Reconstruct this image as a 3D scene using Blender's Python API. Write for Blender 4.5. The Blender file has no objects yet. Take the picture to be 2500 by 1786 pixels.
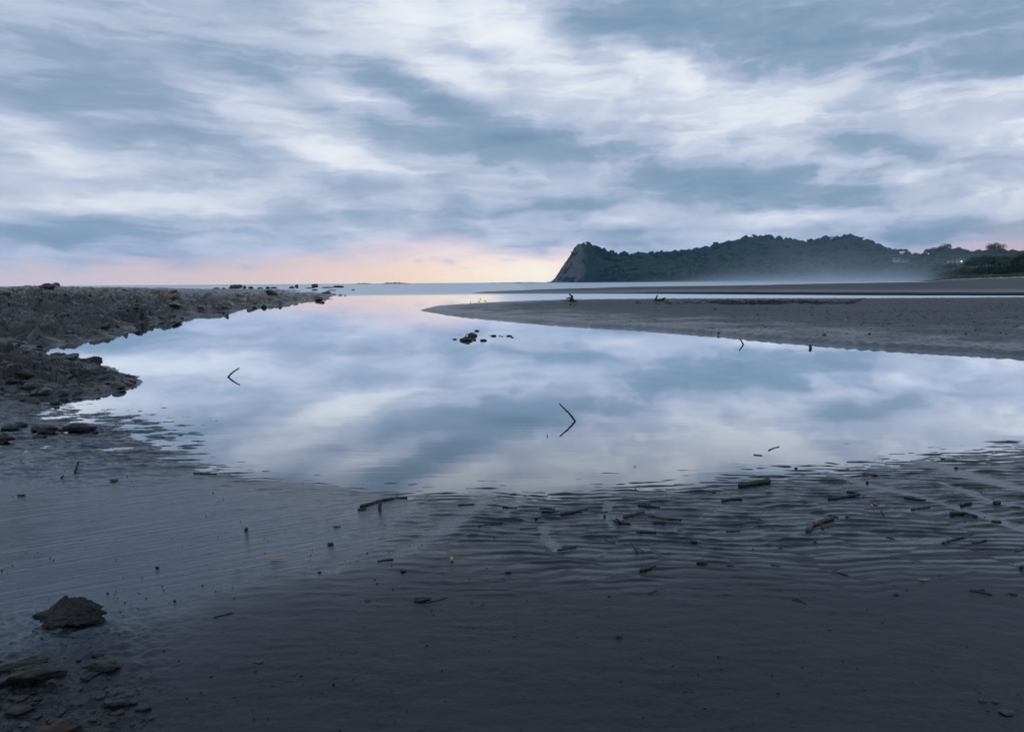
import bpy, bmesh, math, random
import numpy as np
from mathutils import Matrix, Vector

# ------------------------------------------------------------------ camera
SC = bpy.context.scene
COL = SC.collection
CAM_H = 1.3
FPX = 1805.0                      # focal length in pixels of a 2500 px wide frame
PITCH = math.radians(6.45)
ROLL = math.radians(-0.41)
cam_d = bpy.data.cameras.new('camera')
cam_d.sensor_width = 36.0
cam_d.lens = FPX / 2500.0 * 36.0
cam_d.clip_start = 0.05
cam_d.clip_end = 12000.0
cam = bpy.data.objects.new('camera', cam_d)
COL.objects.link(cam)
CR = Matrix.Rotation(math.radians(90) - PITCH, 3, 'X') @ Matrix.Rotation(ROLL, 3, 'Z')
cam.matrix_world = Matrix.Translation((0, 0, CAM_H)) @ CR.to_4x4()
SC.camera = cam

SC.render.engine = 'CYCLES'
SC.cycles.use_denoising = True
SC.cycles.max_bounces = 6
SC.cycles.diffuse_bounces = 2
SC.cycles.glossy_bounces = 3
SC.cycles.volume_bounces = 1
SC.cycles.volume_step_rate = 4.0
SC.cycles.volume_max_steps = 128
SC.cycles.caustics_reflective = False
SC.cycles.caustics_refractive = False
SC.view_settings.view_transform = 'Standard'
SC.view_settings.look = 'None'
SC.view_settings.exposure = 0.0
SC.view_settings.gamma = 1.0
SC.view_settings.use_curve_mapping = False


def ray(px, py):
    return CR @ Vector(((px - 1250.0) / FPX, (893.0 - py) / FPX, -1.0))


def G(px, py, z=0.0):
    """the point of the level z seen at a picture position: where a thing stands on the shore"""
    d = ray(px, py)
    k = (z - CAM_H) / d.z
    return Vector((d.x * k, d.y * k, z))


def yh(px):
    """picture row of the horizon"""
    lo, hi = 500.0, 900.0
    for _ in range(40):
        m = (lo + hi) / 2
        if ray(px, m).z > 0: lo = m
        else: hi = m
    return lo


def tx(px):
    d = ray(px, yh(px))
    return d.x / d.y


def F(px, D, z=0.0):
    """a point far away: its bearing and its forward distance"""
    return Vector((tx(px) * D, D, z))


def zat(px, py, D):
    """height of something seen at a picture row at forward distance D"""
    d = ray(px, py)
    return CAM_H + d.z / d.y * D


# ------------------------------------------------------------------ sky
WORLD = bpy.data.worlds.new('World')
SC.world = WORLD
WORLD.use_nodes = True
WORLD.cycles.sampling_method = 'NONE'
SUN_AZ, SUN_EL = math.radians(0.5), math.radians(2.0)


class NT:
    def __init__(self, tree):
        self.t = tree

    def n(self, typ, ins=None, **kw):
        nd = self.t.nodes.new(typ)
        for k, v in kw.items():
            setattr(nd, k, v)
        for k, v in (ins or {}).items():
            s = nd.inputs[k]
            if hasattr(v, 'links') and hasattr(v, 'is_output'):
                self.t.links.new(v, s)
            else:
                s.default_value = v
        return nd

    def m(self, op, a, b=None, c=None, clamp=False):
        nd = self.t.nodes.new('ShaderNodeMath')
        nd.operation = op
        nd.use_clamp = clamp
        for i, v in enumerate((a, b, c)):
            if v is None: continue
            if hasattr(v, 'is_output'): self.t.links.new(v, nd.inputs[i])
            else: nd.inputs[i].default_value = v
        return nd.outputs[0]

    def vm(self, op, a, b=None, out=0):
        nd = self.t.nodes.new('ShaderNodeVectorMath')
        nd.operation = op
        for i, v in enumerate((a, b)):
            if v is None: continue
            if hasattr(v, 'is_output'): self.t.links.new(v, nd.inputs[i])
            else: nd.inputs[i].default_value = v
        return nd.outputs[out]

    def noise(self, vec, scale, detail=4.0, rough=0.5, dist=0.0, col=False, dim='3D'):
        nd = self.n('ShaderNodeTexNoise', {}, noise_dimensions=dim)
        for k_, v_ in (('Scale', scale), ('Detail', detail), ('Roughness', rough), ('Distortion', dist)): nd.inputs[k_].default_value = v_
        self.t.links.new(vec, nd.inputs['Vector'])
        return nd.outputs['Color' if col else 0]

    def mapping(self, vec, loc=(0, 0, 0), rot=(0, 0, 0), scale=(1, 1, 1), typ='POINT'):
        return self.n('ShaderNodeMapping', {'Vector': vec, 'Location': loc, 'Rotation': rot, 'Scale': scale}, vector_type=typ).outputs[0]

    def ramp(self, fac, stops, interp='LINEAR'):
        nd = self.n('ShaderNodeValToRGB', {'Fac': fac})
        cr = nd.color_ramp
        cr.interpolation = interp
        while len(cr.elements) > len(stops): cr.elements.remove(cr.elements[-1])
        while len(cr.elements) < len(stops): cr.elements.new(0.5)
        for e, (p, c) in zip(cr.elements, stops):
            e.position = p
            e.color = (c, c, c, 1) if isinstance(c, (int, float)) else (*c, 1)
        return nd.outputs[0]

    def mix(self, fac, a, b, blend='MIX'):
        nd = self.t.nodes.new('ShaderNodeMix')
        nd.data_type = 'RGBA'
        nd.blend_type = blend
        for i, v in ((0, fac), (6, a), (7, b)):
            if hasattr(v, 'is_output'): self.t.links.new(v, nd.inputs[i])
            else: nd.inputs[i].default_value = v if i == 0 else (*v[:3], 1)
        return nd.outputs[2]

    def rng(self, v, a, b, c=0.0, d=1.0, smooth=False):
        nd = self.n('ShaderNodeMapRange', {'Value': v, 'From Min': a, 'From Max': b, 'To Min': c, 'To Max': d})
        if smooth: nd.interpolation_type = 'SMOOTHSTEP'
        return nd.outputs[0]


def srgb(r, g, b):
    f = lambda c: c / 12.92 if c <= 0.04045 else ((c + 0.055) / 1.055) ** 2.4
    return (f(r / 255), f(g / 255), f(b / 255))


def skydeg(px, py):
    d = ray(px, py).normalized()
    return math.degrees(math.atan2(d.x, d.y)), math.degrees(math.asin(d.z))


# cloud masses: picture position, half-extents, slope (degrees, falling to the right), brightness
CLOUDS = [
    (90, 130, 260, 120, 5, -.20), (470, 20, 110, 32, 8, .20), (360, 115, 130, 34, 18, .13), (640, 195, 280, 42, 14, -.24),
    (480, 205, 190, 24, 18, .08), (610, 225, 110, 22, 14, .15), (380, 272, 220, 30, 9, -.17), (60, 300, 140, 18, 8, .10),
    (70, 345, 130, 30, 12, .26), (170, 385, 110, 18, 12, .16), (370, 400, 200, 22, 8, -.13), (230, 330, 130, 12, 12, -.08),
    (800, 345, 150, 24, 15, .28), (900, 408, 130, 16, 13, .28), (880, 253, 120, 24, 20, .30), (1010, 278, 110, 18, 20, .28),
    (660, 330, 120, 14, 14, .12), (560, 365, 140, 12, 10, -.10),
    (1040, 30, 150, 85, 0, .32), (1190, 70, 90, 45, 15, .32), (1110, 130, 120, 26, 8, -.20), (1120, 190, 75, 28, 18, .34),
    (960, 90, 90, 40, 0, .10), (960, 190, 170, 28, 18, -.26), (1120, 265, 160, 30, 20, -.28), (1240, 350, 190, 58, 8, -.26), (1080, 340, 140, 24, 12, -.16),
    (380, 500, 190, 24, 4, .27), (60, 480, 90, 14, 0, .14), (70, 572, 140, 20, 0, -.34), (280, 545, 170, 15, 2, -.20), (520, 572, 90, 14, 0, -.12),
    (700, 470, 250, 40, 0, .06), (860, 520, 160, 14, 0, -.06), (1190, 508, 150, 22, 0, -.28), (1030, 470, 120, 18, 4, -.06),
    (1700, 45, 380, 75, 6, -.27), (2180, 75, 340, 95, 4, -.27), (1850, 130, 130, 36, 10, -.18), (1480, 75, 130, 36, 18, -.22), (2440, 170, 90, 40, 0, -.20),
    (1275, 90, 85, 50, 18, .40), (1530, 130, 65, 24, 10, .40), (1610, 165, 85, 30, 16, .46), (1742, 105, 34, 14, 0, .20),
    (1830, 215, 120, 42, 6, .24), (2140, 145, 120, 32, 10, .16), (1360, 230, 140, 48, 8, .26), (1600, 250, 150, 40, 4, .14), (1980, 235, 130, 40, 8, .06),
    (1330, 350, 130, 28, 8, -.22), (1480, 330, 120, 40, 6, .12), (2390, 240, 120, 36, 6, .30), (2430, 320, 100, 44, 0, .28), (2130, 300, 170, 22, 8, .20),
    (1880, 310, 160, 26, 6, .12), (2130, 362, 110, 30, 24, -.27), (2030, 330, 50, 18, 20, -.12), (1860, 372, 130, 18, 6, -.10), (2290, 380, 80, 14, 18, -.14),
    (1830, 465, 230, 38, 5, -.38), (1660, 420, 130, 30, 12, -.14), (2235, 440, 70, 30, 20, .20), (2350, 440, 90, 16, -4, -.16), (2420, 470, 90, 16, -8, .16),
    (1440, 500, 90, 12, -4, -.30), (1590, 505, 130, 20, 4, .12), (1960, 536, 130, 14, 0, .24), (1780, 520, 120, 14, 6, .08), (2370, 575, 180, 24, 0, -.26),
    (1560, 560, 160, 14, 2, -.12), (1410, 440, 110, 22, -2, .10), (2140, 570, 110, 18, 0, -.14), (1330, 560, 110, 12, 0, -.06), (2260, 520, 120, 14, -6, .08),
]
SMALL = [(1098, 640, 17, 6, 4, 1), (1022, 638, 10, 4, 0, .7), (1062, 632, 10, 5, -20, .6), (1240, 636, 14, 4, 0, .7), (604, 651, 15, 6, -4, .8), (770, 603, 34, 8, 2, .8),
         (1310, 622, 60, 9, -2, .7), (1290, 600, 70, 6, 2, .45), (1135, 655, 14, 3, 0, .4)]

w = NT(WORLD.node_tree)
WORLD.node_tree.nodes.clear()
tc = w.n('ShaderNodeTexCoord').outputs['Generated']
sep = w.n('ShaderNodeSeparateXYZ', {0: tc})
dx, dy, dz = sep.outputs
az = w.m('MULTIPLY', w.m('ARCTAN2', dx, dy), 180 / math.pi)
el = w.m('MULTIPLY', w.m('ARCSINE', dz), 180 / math.pi)
ang0 = w.n('ShaderNodeCombineXYZ', {0: az, 1: el, 2: 0.0}).outputs[0]
# cloud ceiling coordinates: streaks converge towards the seaward horizon
den = w.m('ADD', w.m('MAXIMUM', dz, 0.0), 0.09)
ceil_v = w.n('ShaderNodeCombineXYZ', {0: w.m('DIVIDE', dx, den), 1: w.m('DIVIDE', dy, den), 2: 0.0}).outputs[0]
warp1 = w.vm('SUBTRACT', w.noise(ceil_v, 0.9, 3, .55, col=True, dim='2D'), (.5, .5, .5))
warp2 = w.vm('SUBTRACT', w.noise(w.mapping(ang0, scale=(.7, 1.5, 1)), 0.30, 4, .5, col=True, dim='2D'), (.5, .5, .5))
wv = w.vm('ADD', w.vm('MULTIPLY', warp1, (2.2, .7, 0)), w.vm('MULTIPLY', warp2, (3.0, 1.5, 0)))
ang = w.vm('ADD', ang0, wv)


# The masses are added up once on a grid of bearing x elevation and written as sums of products of
# one curve over bearing and one over elevation, which the sky shader looks up.
U0, U1, V0, V1 = -46.0, 46.0, -2.0, 26.0


def field(specs, nu=231, nv=141):
    uu, vv = np.meshgrid(np.linspace(U0, U1, nu), np.linspace(V0, V1, nv), indexing='ij')
    out = np.zeros_like(uu)
    s = math.degrees(1 / FPX) * 1.25
    for cx, cy, sx, sy, a, amp in specs:
        u, v = skydeg(cx, cy)
        c, si = math.cos(math.radians(-a)), math.sin(math.radians(-a))
        du, dv = uu - u, vv - v
        p, q = (du * c + dv * si) / (sx * s), (-du * si + dv * c) / (sy * s)
        out += 1.05 * amp * np.exp(-(p * p + q * q))
    return out


def curves(tree_n, vec, ys):
    """vector curves node; ys: three arrays over -1..1"""
    nd = tree_n.n('ShaderNodeVectorCurve', {'Vector': vec})
    cm = nd.mapping
    cm.use_clip = False
    for k in range(3):
        cu = cm.curves[k]
        y = ys[k]
        xs = np.linspace(-1, 1, len(y))
        cu.points[0].location = (xs[0], float(y[0]))
        cu.points[1].location = (xs[-1], float(y[-1]))
        for i in range(1, len(y) - 1):
            cu.points.new(float(xs[i]), float(y[i]))
    cm.update()
    return nd.outputs[0]


def lookup(vec, fld, rank):
    """sum of rank products of curves; vec carries bearing, elevation in degrees"""
    A, S, B = np.linalg.svd(fld, full_matrices=False)
    print('cloud field residual', np.abs(fld - (A[:, :rank] * S[:rank]) @ B[:rank]).max())
    sp = w.n('ShaderNodeSeparateXYZ', {0: vec})
    un = w.rng(sp.outputs[0], U0, U1, -1, 1)
    vn = w.rng(sp.outputs[1], V0, V1, -1, 1)
    acc = None
    for k in range(0, rank, 3):
        fa, fb = [], []
        for j in range(3):
            r = math.sqrt(S[k + j])
            a_, b_ = A[:, k + j] * r, B[k + j] * r
            m_ = max(np.abs(a_).max(), 1e-6)
            q_ = max(np.abs(b_).max(), 1e-6)
            g_ = math.sqrt(m_ * q_)
            fa.append(a_ / m_ * g_)
            fb.append(b_ / q_ * g_)
        d = w.vm('DOT_PRODUCT', curves(w, w.n('ShaderNodeCombineXYZ', {0: un, 1: un, 2: un}).outputs[0], fa),
                 curves(w, w.n('ShaderNodeCombineXYZ', {0: vn, 1: vn, 2: vn}).outputs[0], fb), out=1)
        acc = d if acc is None else w.m('ADD', acc, d)
    return acc


def blob(vec, spec, acc, k=1.0):
    cx, cy, sx, sy, a, amp = spec
    u, v = skydeg(cx, cy)
    s = math.degrees(1 / FPX) * 1.25
    d = w.vm('MULTIPLY', w.vm('SUBTRACT', vec, (u, v, 0)), (1 / (sx * s), 1 / (sy * s), 0))
    e = w.m('POWER', 0.3679, w.vm('DOT_PRODUCT', d, d, out=1))
    return w.m('MULTIPLY_ADD', e, amp * k, acc)


acc = w.m('ADD', lookup(ang, field(CLOUDS), 18), 0.53)
streak = w.noise(w.mapping(w.vm('ADD', ceil_v, w.vm('MULTIPLY', warp1, (.5, .5, 0))), rot=(0, 0, math.radians(14)), scale=(2.6, .85, 1)), 1.0, 6, .56, 0.0, dim='2D')
puff = w.noise(w.mapping(ang, scale=(.17, .36, 1)), 1.0, 6, .56, 0.0, dim='2D')
broad = w.noise(w.mapping(ceil_v, (3.1, 7.7, 0), scale=(.9, .5, 1)), 0.8, 3, .5, .3, dim='2D')
layer = w.noise(w.mapping(w.vm('ADD', ang0, w.vm('MULTIPLY', warp2, (4.0, 1.1, 0))), rot=(0, 0, math.radians(9)), scale=(.085, .60, 1)), 1.0, 6, .58, 0.0, dim='2D')
acc = w.m('MULTIPLY_ADD', w.m('SUBTRACT', streak, .5), w.rng(az, -25, 20, .42, .22), acc)
acc = w.m('MULTIPLY_ADD', w.m('SUBTRACT', layer, .5), w.rng(az, -15, 20, .62, .48), acc)
acc = w.m('MULTIPLY_ADD', w.rng(layer, .44, .58, -.5, .5, True), .10, acc)
acc = w.m('MULTIPLY_ADD', w.m('SUBTRACT', puff, .5), w.rng(az, -15, 15, .22, .55), acc)
acc = w.m('MULTIPLY_ADD', w.rng(puff, .43, .57, -.5, .5, True), w.rng(az, -20, 10, .03, .10), acc)
# beyond the frame the same kind of cloud cover goes on, a little darker overhead
acc = w.m('MULTIPLY_ADD', w.m('SUBTRACT', broad, .5), w.rng(el, 12, 30, 0.0, .55), acc)
acc = w.m('ADD', acc, w.rng(el, 19, 50, 0.0, -.26))
acc = w.m('MULTIPLY_ADD', w.m('SUBTRACT', acc, .5), w.rng(az, -30, 25, .68, .80), w.rng(el, 0, 20, .51, .46))
acc = w.m('MAXIMUM', acc, w.m('MULTIPLY_ADD', acc, .42, .16))
acc = w.m('MINIMUM', acc, w.m('MULTIPLY_ADD', acc, .62, .29))
cloud = w.ramp(acc, [(0.0, srgb(100, 132, 162)), (.24, srgb(138, 163, 188)), (.42, srgb(170, 186, 210)), (.62, srgb(199, 209, 228)), (.82, srgb(229, 235, 244)), (1.0, srgb(255, 254, 255))])
cool = w.ramp(w.m('SUBTRACT', 1.0, w.rng(el, 1.5, 5, 0, 1)), [(0, (1, 1, 1)), (1, (.93, .97, 1.02))])
cloud = w.mix(1.0, cloud, cool, 'MULTIPLY')
# the gap of clear evening sky over the sea
azn = w.rng(az, -40, 40)
top = w.ramp(azn, [(0.0, .15), (.15, .17), (.27, .21), (.38, .33), (.44, .36), (.50, .28), (.545, .24), (.565, .26), (.60, .20), (.68, .14), (.85, .20), (.92, .36), (1.0, .22)])
edge = w.m('MULTIPLY', w.m('SUBTRACT', w.noise(w.mapping(ang0, scale=(.10, .55, 1)), 1.6, 5, .6, .4, dim='2D'), .5), 2.0)
gap = w.rng(w.m('ADD', el, edge), w.m('MULTIPLY', top, 13.0), w.m('MULTIPLY', top, 4.0), 0, 1, True)
for s_ in SMALL:
    gap = blob(w.vm('ADD', ang0, w.vm('MULTIPLY', warp2, (.8, .5, 0))), s_, gap, -.55)
gap = w.m('MAXIMUM', gap, 0.0, clamp=True)
low = w.ramp(azn, [(0.0, srgb(220, 212, 228)), (.2, srgb(238, 216, 216)), (.32, srgb(252, 222, 210)), (.40, srgb(255, 226, 200)), (.47, srgb(255, 238, 212)), (.53, srgb(255, 248, 230)), (.57, srgb(248, 226, 214)), (.7, srgb(222, 208, 220)), (.86, srgb(226, 196, 206)), (.92, srgb(246, 190, 186)), (1.0, srgb(214, 190, 206))])
high = w.ramp(azn, [(0.0, srgb(198, 204, 226)), (.3, srgb(220, 212, 226)), (.42, srgb(232, 216, 226)), (.53, srgb(246, 228, 224)), (.7, srgb(206, 208, 224)), (1.0, srgb(204, 196, 214))])
clear = w.mix(w.rng(w.m('ADD', el, w.m('MULTIPLY', edge, .5)), .5, 3.2, 0, 1, True), low, high)
nishita = w.n('ShaderNodeTexSky', sky_type='NISHITA', sun_disc=False, sun_elevation=SUN_EL, sun_rotation=SUN_AZ, dust_density=3.0, altitude=0.0).outputs[0]
clear = w.mix(.05, clear, w.vm('SCALE', nishita), 'MIX')
for nd in WORLD.node_tree.nodes:
    if nd.bl_idname == 'ShaderNodeVectorMath' and nd.operation == 'SCALE': nd.inputs['Scale'].default_value = .10
clear = w.mix(1.0, clear, w.rng(w.ramp(azn, [(0.0, 0.0), (.28, .05), (.44, .9), (.56, 1.0), (.68, .1), (1.0, 0.0)]), 0, 1, 1, 1.22), 'MULTIPLY')
skycol = w.mix(w.m('MULTIPLY', gap, .92), cloud, clear)
below = w.mix(w.rng(el, -1.0, 0.0, 0, 1), srgb(120, 135, 155), skycol)
bg = w.n('ShaderNodeBackground', {'Color': below, 'Strength': 1.0})
wo = w.n('ShaderNodeOutputWorld', {'Surface': bg.outputs[0]})

# after-glow of the sun behind the cloud on the seaward horizon
sun_d = bpy.data.lights.new('sun', 'SUN')
sun_d.energy = 0.008
sun_d.angle = math.radians(60)
sun_d.color = (1.0, .86, .72)
sun = bpy.data.objects.new('sun', sun_d)
sdir = Vector((math.sin(SUN_AZ) * math.cos(SUN_EL), math.cos(SUN_AZ) * math.cos(SUN_EL), math.sin(SUN_EL)))
sun.rotation_euler = sdir.to_track_quat('Z', 'Y').to_euler()
COL.objects.link(sun)

# ------------------------------------------------------------------ helpers
def _hash(ix, iy, seed):
    h = (ix.astype(np.int64) * 374761393 + iy.astype(np.int64) * 668265263 + seed * 1442695041) & 0xFFFFFFFF
    h = ((h ^ (h >> 13)) * 1274126177) & 0xFFFFFFFF
    return ((h ^ (h >> 16)) & 0xFFFFFF) / float(0x1000000)


def perlin(x, y, seed=0):
    xi, yi = np.floor(x), np.floor(y)
    fx, fy = x - xi, y - yi
    u, v = fx * fx * fx * (fx * (fx * 6 - 15) + 10), fy * fy * fy * (fy * (fy * 6 - 15) + 10)

    def g(ox, oy):
        a = _hash(xi + ox, yi + oy, seed) * (2 * math.pi)
        return np.cos(a) * (fx - ox) + np.sin(a) * (fy - oy)
    a = g(0, 0) * (1 - u) + g(1, 0) * u
    b = g(0, 1) * (1 - u) + g(1, 1) * u
    return (a * (1 - v) + b * v) * 1.5


def fbm(x, y, octaves=4, seed=0, gain=.5, ridged=False):
    out, amp = np.zeros_like(x), 1.0
    for i in range(octaves):
        n = perlin(x, y, seed + i * 17)
        out += amp * ((1 - 2 * np.abs(n)) if ridged else n)
        x, y = x * 2.03 + 11.3, y * 2.03 - 7.1
        amp *= gain
    return out


def worley(x, y, seed=0, tilt=False):
    """nearest and second distance, random value of the nearest cell"""
    xi, yi = np.floor(x), np.floor(y)
    d1, d2, val = np.full(x.shape, 9.0), np.full(x.shape, 9.0), np.zeros(x.shape)
    rx, ry = np.zeros(x.shape), np.zeros(x.shape)
    for ox in (-1, 0, 1):
        for oy in (-1, 0, 1):
            cx, cy = xi + ox, yi + oy
            ax, ay = x - cx - _hash(cx, cy, seed), y - cy - _hash(cx, cy, seed + 5)
            d = np.hypot(ax, ay)
            near = d < d1
            d2 = np.where(near, d1, np.minimum(d2, d))
            val = np.where(near, _hash(cx, cy, seed + 9), val)
            rx, ry = np.where(near, ax, rx), np.where(near, ay, ry)
            d1 = np.where(near, d, d1)
    if tilt: return d1, d2, val, rx * (np.modf(val * 7.3)[0] - .5) + ry * (np.modf(val * 13.7)[0] - .5)
    return d1, d2, val


def sst(a, b, x):
    t = np.clip((x - a) / (b - a), 0, 1)
    return t * t * (3 - 2 * t)


def sdf(px, py, poly):
    """signed distance to a polygon, positive inside"""
    d = np.full(px.shape, 1e9)
    ins = np.zeros(px.shape, bool)
    n = len(poly)
    for i in range(n):
        ax, ay = poly[i]
        bx, by = poly[(i + 1) % n]
        ex, ey = bx - ax, by - ay
        t = np.clip(((px - ax) * ex + (py - ay) * ey) / (ex * ex + ey * ey + 1e-12), 0, 1)
        d = np.minimum(d, np.hypot(px - ax - t * ex, py - ay - t * ey))
        if ay != by:
            c = ((ay > py) != (by > py)) & (px < (bx - ax) * (py - ay) / (by - ay) + ax)
            ins ^= c
    return np.where(ins, d, -d)


def pdist(px, py, line):
    d = np.full(px.shape, 1e9)
    for (ax, ay), (bx, by) in zip(line[:-1], line[1:]):
        ex, ey = bx - ax, by - ay
        t = np.clip(((px - ax) * ex + (py - ay) * ey) / (ex * ex + ey * ey + 1e-12), 0, 1)
        d = np.minimum(d, np.hypot(px - ax - t * ex, py - ay - t * ey))
    return d


def gpoly(pts):
    return [tuple(G(a, b)[:2]) for a, b in pts]


def mesh_np(name, verts, quads, smooth=True, attrs=None):
    """a mesh from arrays of points and of faces (all with the same number of corners)"""
    verts = np.asarray(verts, np.float32)
    quads = np.asarray(quads, np.int32)
    k = quads.shape[1]
    me = bpy.data.meshes.new(name)
    me.vertices.add(len(verts))
    me.vertices.foreach_set('co', verts.ravel())
    me.loops.add(quads.size)
    me.loops.foreach_set('vertex_index', quads.ravel())
    me.polygons.add(len(quads))
    me.polygons.foreach_set('loop_start', np.arange(0, quads.size, k, dtype=np.int32))
    me.polygons.foreach_set('loop_total', np.full(len(quads), k, np.int32))
    me.polygons.foreach_set('use_smooth', np.full(len(quads), smooth))
    me.update(calc_edges=True)
    for an, av in (attrs or {}).items():
        at = me.attributes.new(an, 'FLOAT', 'POINT')
        at.data.foreach_set('value', np.asarray(av, np.float32).ravel())
    return me


def link(name, me, mat=None, parent=None, loc=None):
    o = bpy.data.objects.new(name, me)
    if mat is not None and me is not None and not me.materials:
        me.materials.append(mat)
    COL.objects.link(o)
    if parent is not None: o.parent = parent
    if loc is not None: o.location = loc
    return o


def tag(o, label=None, cat=None, group=None, kind=None):
    if label: o['label'] = label
    if cat: o['category'] = cat
    if group: o['group'] = group
    if kind: o['kind'] = kind
    return o


def grid_xy(ts, ss):
    """ground points on rays of equal bearing (x/y = t) and rows of equal 1/distance"""
    T, S = np.meshgrid(np.asarray(ts), np.asarray(ss))
    Y = 1.0 / S
    return T * Y, Y


def grid_faces(nr, nc):
    i = np.arange(nr - 1)[:, None] * nc + np.arange(nc - 1)[None, :]
    # rows go from far to near
    return np.stack([i, i + nc, i + nc + 1, i + 1], -1).reshape(-1, 4)


GRIDS = {}


def terrain(name, ts, ss, zf, mat, zmin=None, smooth=True):
    X, Y = grid_xy(ts, ss)
    Z, attrs = zf(X, Y)
    GRIDS[name] = (np.asarray(ts), np.asarray(ss), Z)
    f = grid_faces(*X.shape)
    if zmin is not None:          # keep only faces that reach above the bed
        zz = Z.ravel()
        f = f[(zz[f] > zmin).any(1)]
        used = np.unique(f)
        m = np.full(zz.size, -1)
        m[used] = np.arange(used.size)
        f = m[f]
        P = np.stack([X.ravel(), Y.ravel(), zz], -1)[used]
        attrs = {k: v.ravel()[used] for k, v in attrs.items()}
    else:
        P = np.stack([X.ravel(), Y.ravel(), Z.ravel()], -1)
    o = link(name, mesh_np(name, P, f, smooth, attrs), mat)
    return tag(o, kind='structure')


def surf(name, x, y):
    """height of a terrain's surface, read off its mesh grid; None outside it"""
    ts, ss, Z = GRIDS[name]
    if y <= 0: return None
    a, b = x / y, 1.0 / y
    if not (ts[0] <= a < ts[-1] and ss[0] <= b < ss[-1]): return None
    i, j = int(np.searchsorted(ts, a, 'right')) - 1, int(np.searchsorted(ss, b, 'right')) - 1
    u, v = (a - ts[i]) / (ts[i + 1] - ts[i]), (b - ss[j]) / (ss[j + 1] - ss[j])
    return float((Z[j, i] * (1 - u) + Z[j, i + 1] * u) * (1 - v) + (Z[j + 1, i] * (1 - u) + Z[j + 1, i + 1] * u) * v)


# ------------------------------------------------------------------ materials
def newmat(name):
    m = bpy.data.materials.new(name)
    m.use_nodes = True
    m.node_tree.nodes.clear()
    t = NT(m.node_tree)
    b = t.n('ShaderNodeBsdfPrincipled')
    t.n('ShaderNodeOutputMaterial', {'Surface': b.outputs[0]})
    return m, t, b


def setin(t, b, **kw):
    for k, v in kw.items():
        s = b.inputs[k.replace('_', ' ')]
        if hasattr(v, 'is_output'): t.t.links.new(v, s)
        else: s.default_value = (*v, 1) if isinstance(v, tuple) and len(v) == 3 and s.type == 'RGBA' else v


def bump(t, height, strength, dist, normal=None):
    ins = {'Height': height, 'Strength': strength, 'Distance': dist}
    if normal is not None: ins['Normal'] = normal
    return t.n('ShaderNodeBump', ins).outputs[0]


M = {}
# water: lagoon lying still, the sea beyond smoothed and whitened by the swell
m, t, b = newmat('water')
pos = t.n('ShaderNodeNewGeometry').outputs['Position']
sp = t.n('ShaderNodeSeparateXYZ', {0: pos})
PX, PY = sp.outputs[0], sp.outputs[1]
chan = t.m('MULTIPLY', t.rng(PY, 44, 50, 0, 1, True), t.rng(PX, -4, 6, 0, 1, True))
seaf = t.rng(t.m('ADD', PY, t.m('MULTIPLY', t.m('SUBTRACT', t.noise(t.mapping(pos, scale=(.01, .05, 1)), 1.0, 3, dim='2D'), .5), 60)), 62, 110, 0, 1, True)
swell = t.noise(t.mapping(pos, scale=(.006, .045, 1)), 1.0, 4, .55, .4, dim='2D')
swell = t.m('ADD', swell, t.m('MULTIPLY', t.m('SUBTRACT', t.noise(t.mapping(pos, scale=(.012, .16, 1)), 1.0, 4, .55, .2, dim='2D'), .5), .7))
foam = t.m('MULTIPLY', t.rng(swell, .46, .66, 0, 1, True), t.m('MULTIPLY', seaf, t.rng(PY, 900, 260, .10, 1)))
foam = t.m('MULTIPLY', foam, t.rng(PX, -60, 40, .40, .95))
setin(t, b, Base_Color=t.mix(foam, t.mix(seaf, (.020, .040, .060), (.085, .165, .200)), (.80, .86, .93)))
wr = t.m('ADD', t.m('MULTIPLY_ADD', t.m('MAXIMUM', seaf, t.m('MULTIPLY', chan, 1.5)), .24, .016), t.m('MULTIPLY', foam, .3))
setin(t, b, Roughness=wr, IOR=1.33)
rip = t.noise(t.mapping(pos, scale=(1.2, 8.0, 1)), 1.0, 3, .5, .3, dim='2D')
nrm = bump(t, t.m('MULTIPLY', rip, t.rng(PY, 9, 5, .10, 1)), .016, .02)
setin(t, b, Normal=nrm)
gl = t.n('ShaderNodeBsdfGlossy', {'Color': (.90, .95, 1.0, 1), 'Roughness': wr, 'Normal': nrm})
lw = t.n('ShaderNodeLayerWeight', {'Blend': .5}).outputs['Facing']
fac = t.m('MULTIPLY', t.rng(lw, .70, .885, .06, .93), t.m('SUBTRACT', 1.0, t.m('MAXIMUM', t.m('MULTIPLY', seaf, .45), t.m('MULTIPLY', foam, .85))))
mx = t.n('ShaderNodeMixShader', {0: fac, 1: b.outputs[0], 2: gl.outputs[0]})
for nd in m.node_tree.nodes:
    if nd.bl_idname == 'ShaderNodeOutputMaterial': m.node_tree.links.new(mx.outputs[0], nd.inputs['Surface'])
M['water'] = m

# tidal flat: dark volcanic sand, wet or under a film of water ("wet" is how wet the ground lies)
m, t, b = newmat('wet_sand')
pos = t.n('ShaderNodeNewGeometry').outputs['Position']
wet = t.n('ShaderNodeAttribute', attribute_name='wet').outputs['Fac']
film = t.n('ShaderNodeAttribute', attribute_name='film').outputs['Fac']
gr = t.noise(pos, 55, 6, .62)
pat = t.noise(pos, 3.2, 4, .6)
colr = t.mix(t.rng(gr, .36, .64), (.0150, .0128, .0148), (.031, .0270, .0300))
colr = t.mix(t.rng(pat, .38, .64, 0, .85), colr, (.038, .036, .037))
colr = t.mix(t.m('MULTIPLY', wet, .55), colr, (.008, .011, .018))
setin(t, b, Base_Color=colr)
rough = t.m('ADD', t.rng(wet, 0, 1, .58, .36), t.m('MULTIPLY', t.m('SUBTRACT', pat, .5), .15))
rough = t.m('MULTIPLY_ADD', film, -.25, rough)
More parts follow.
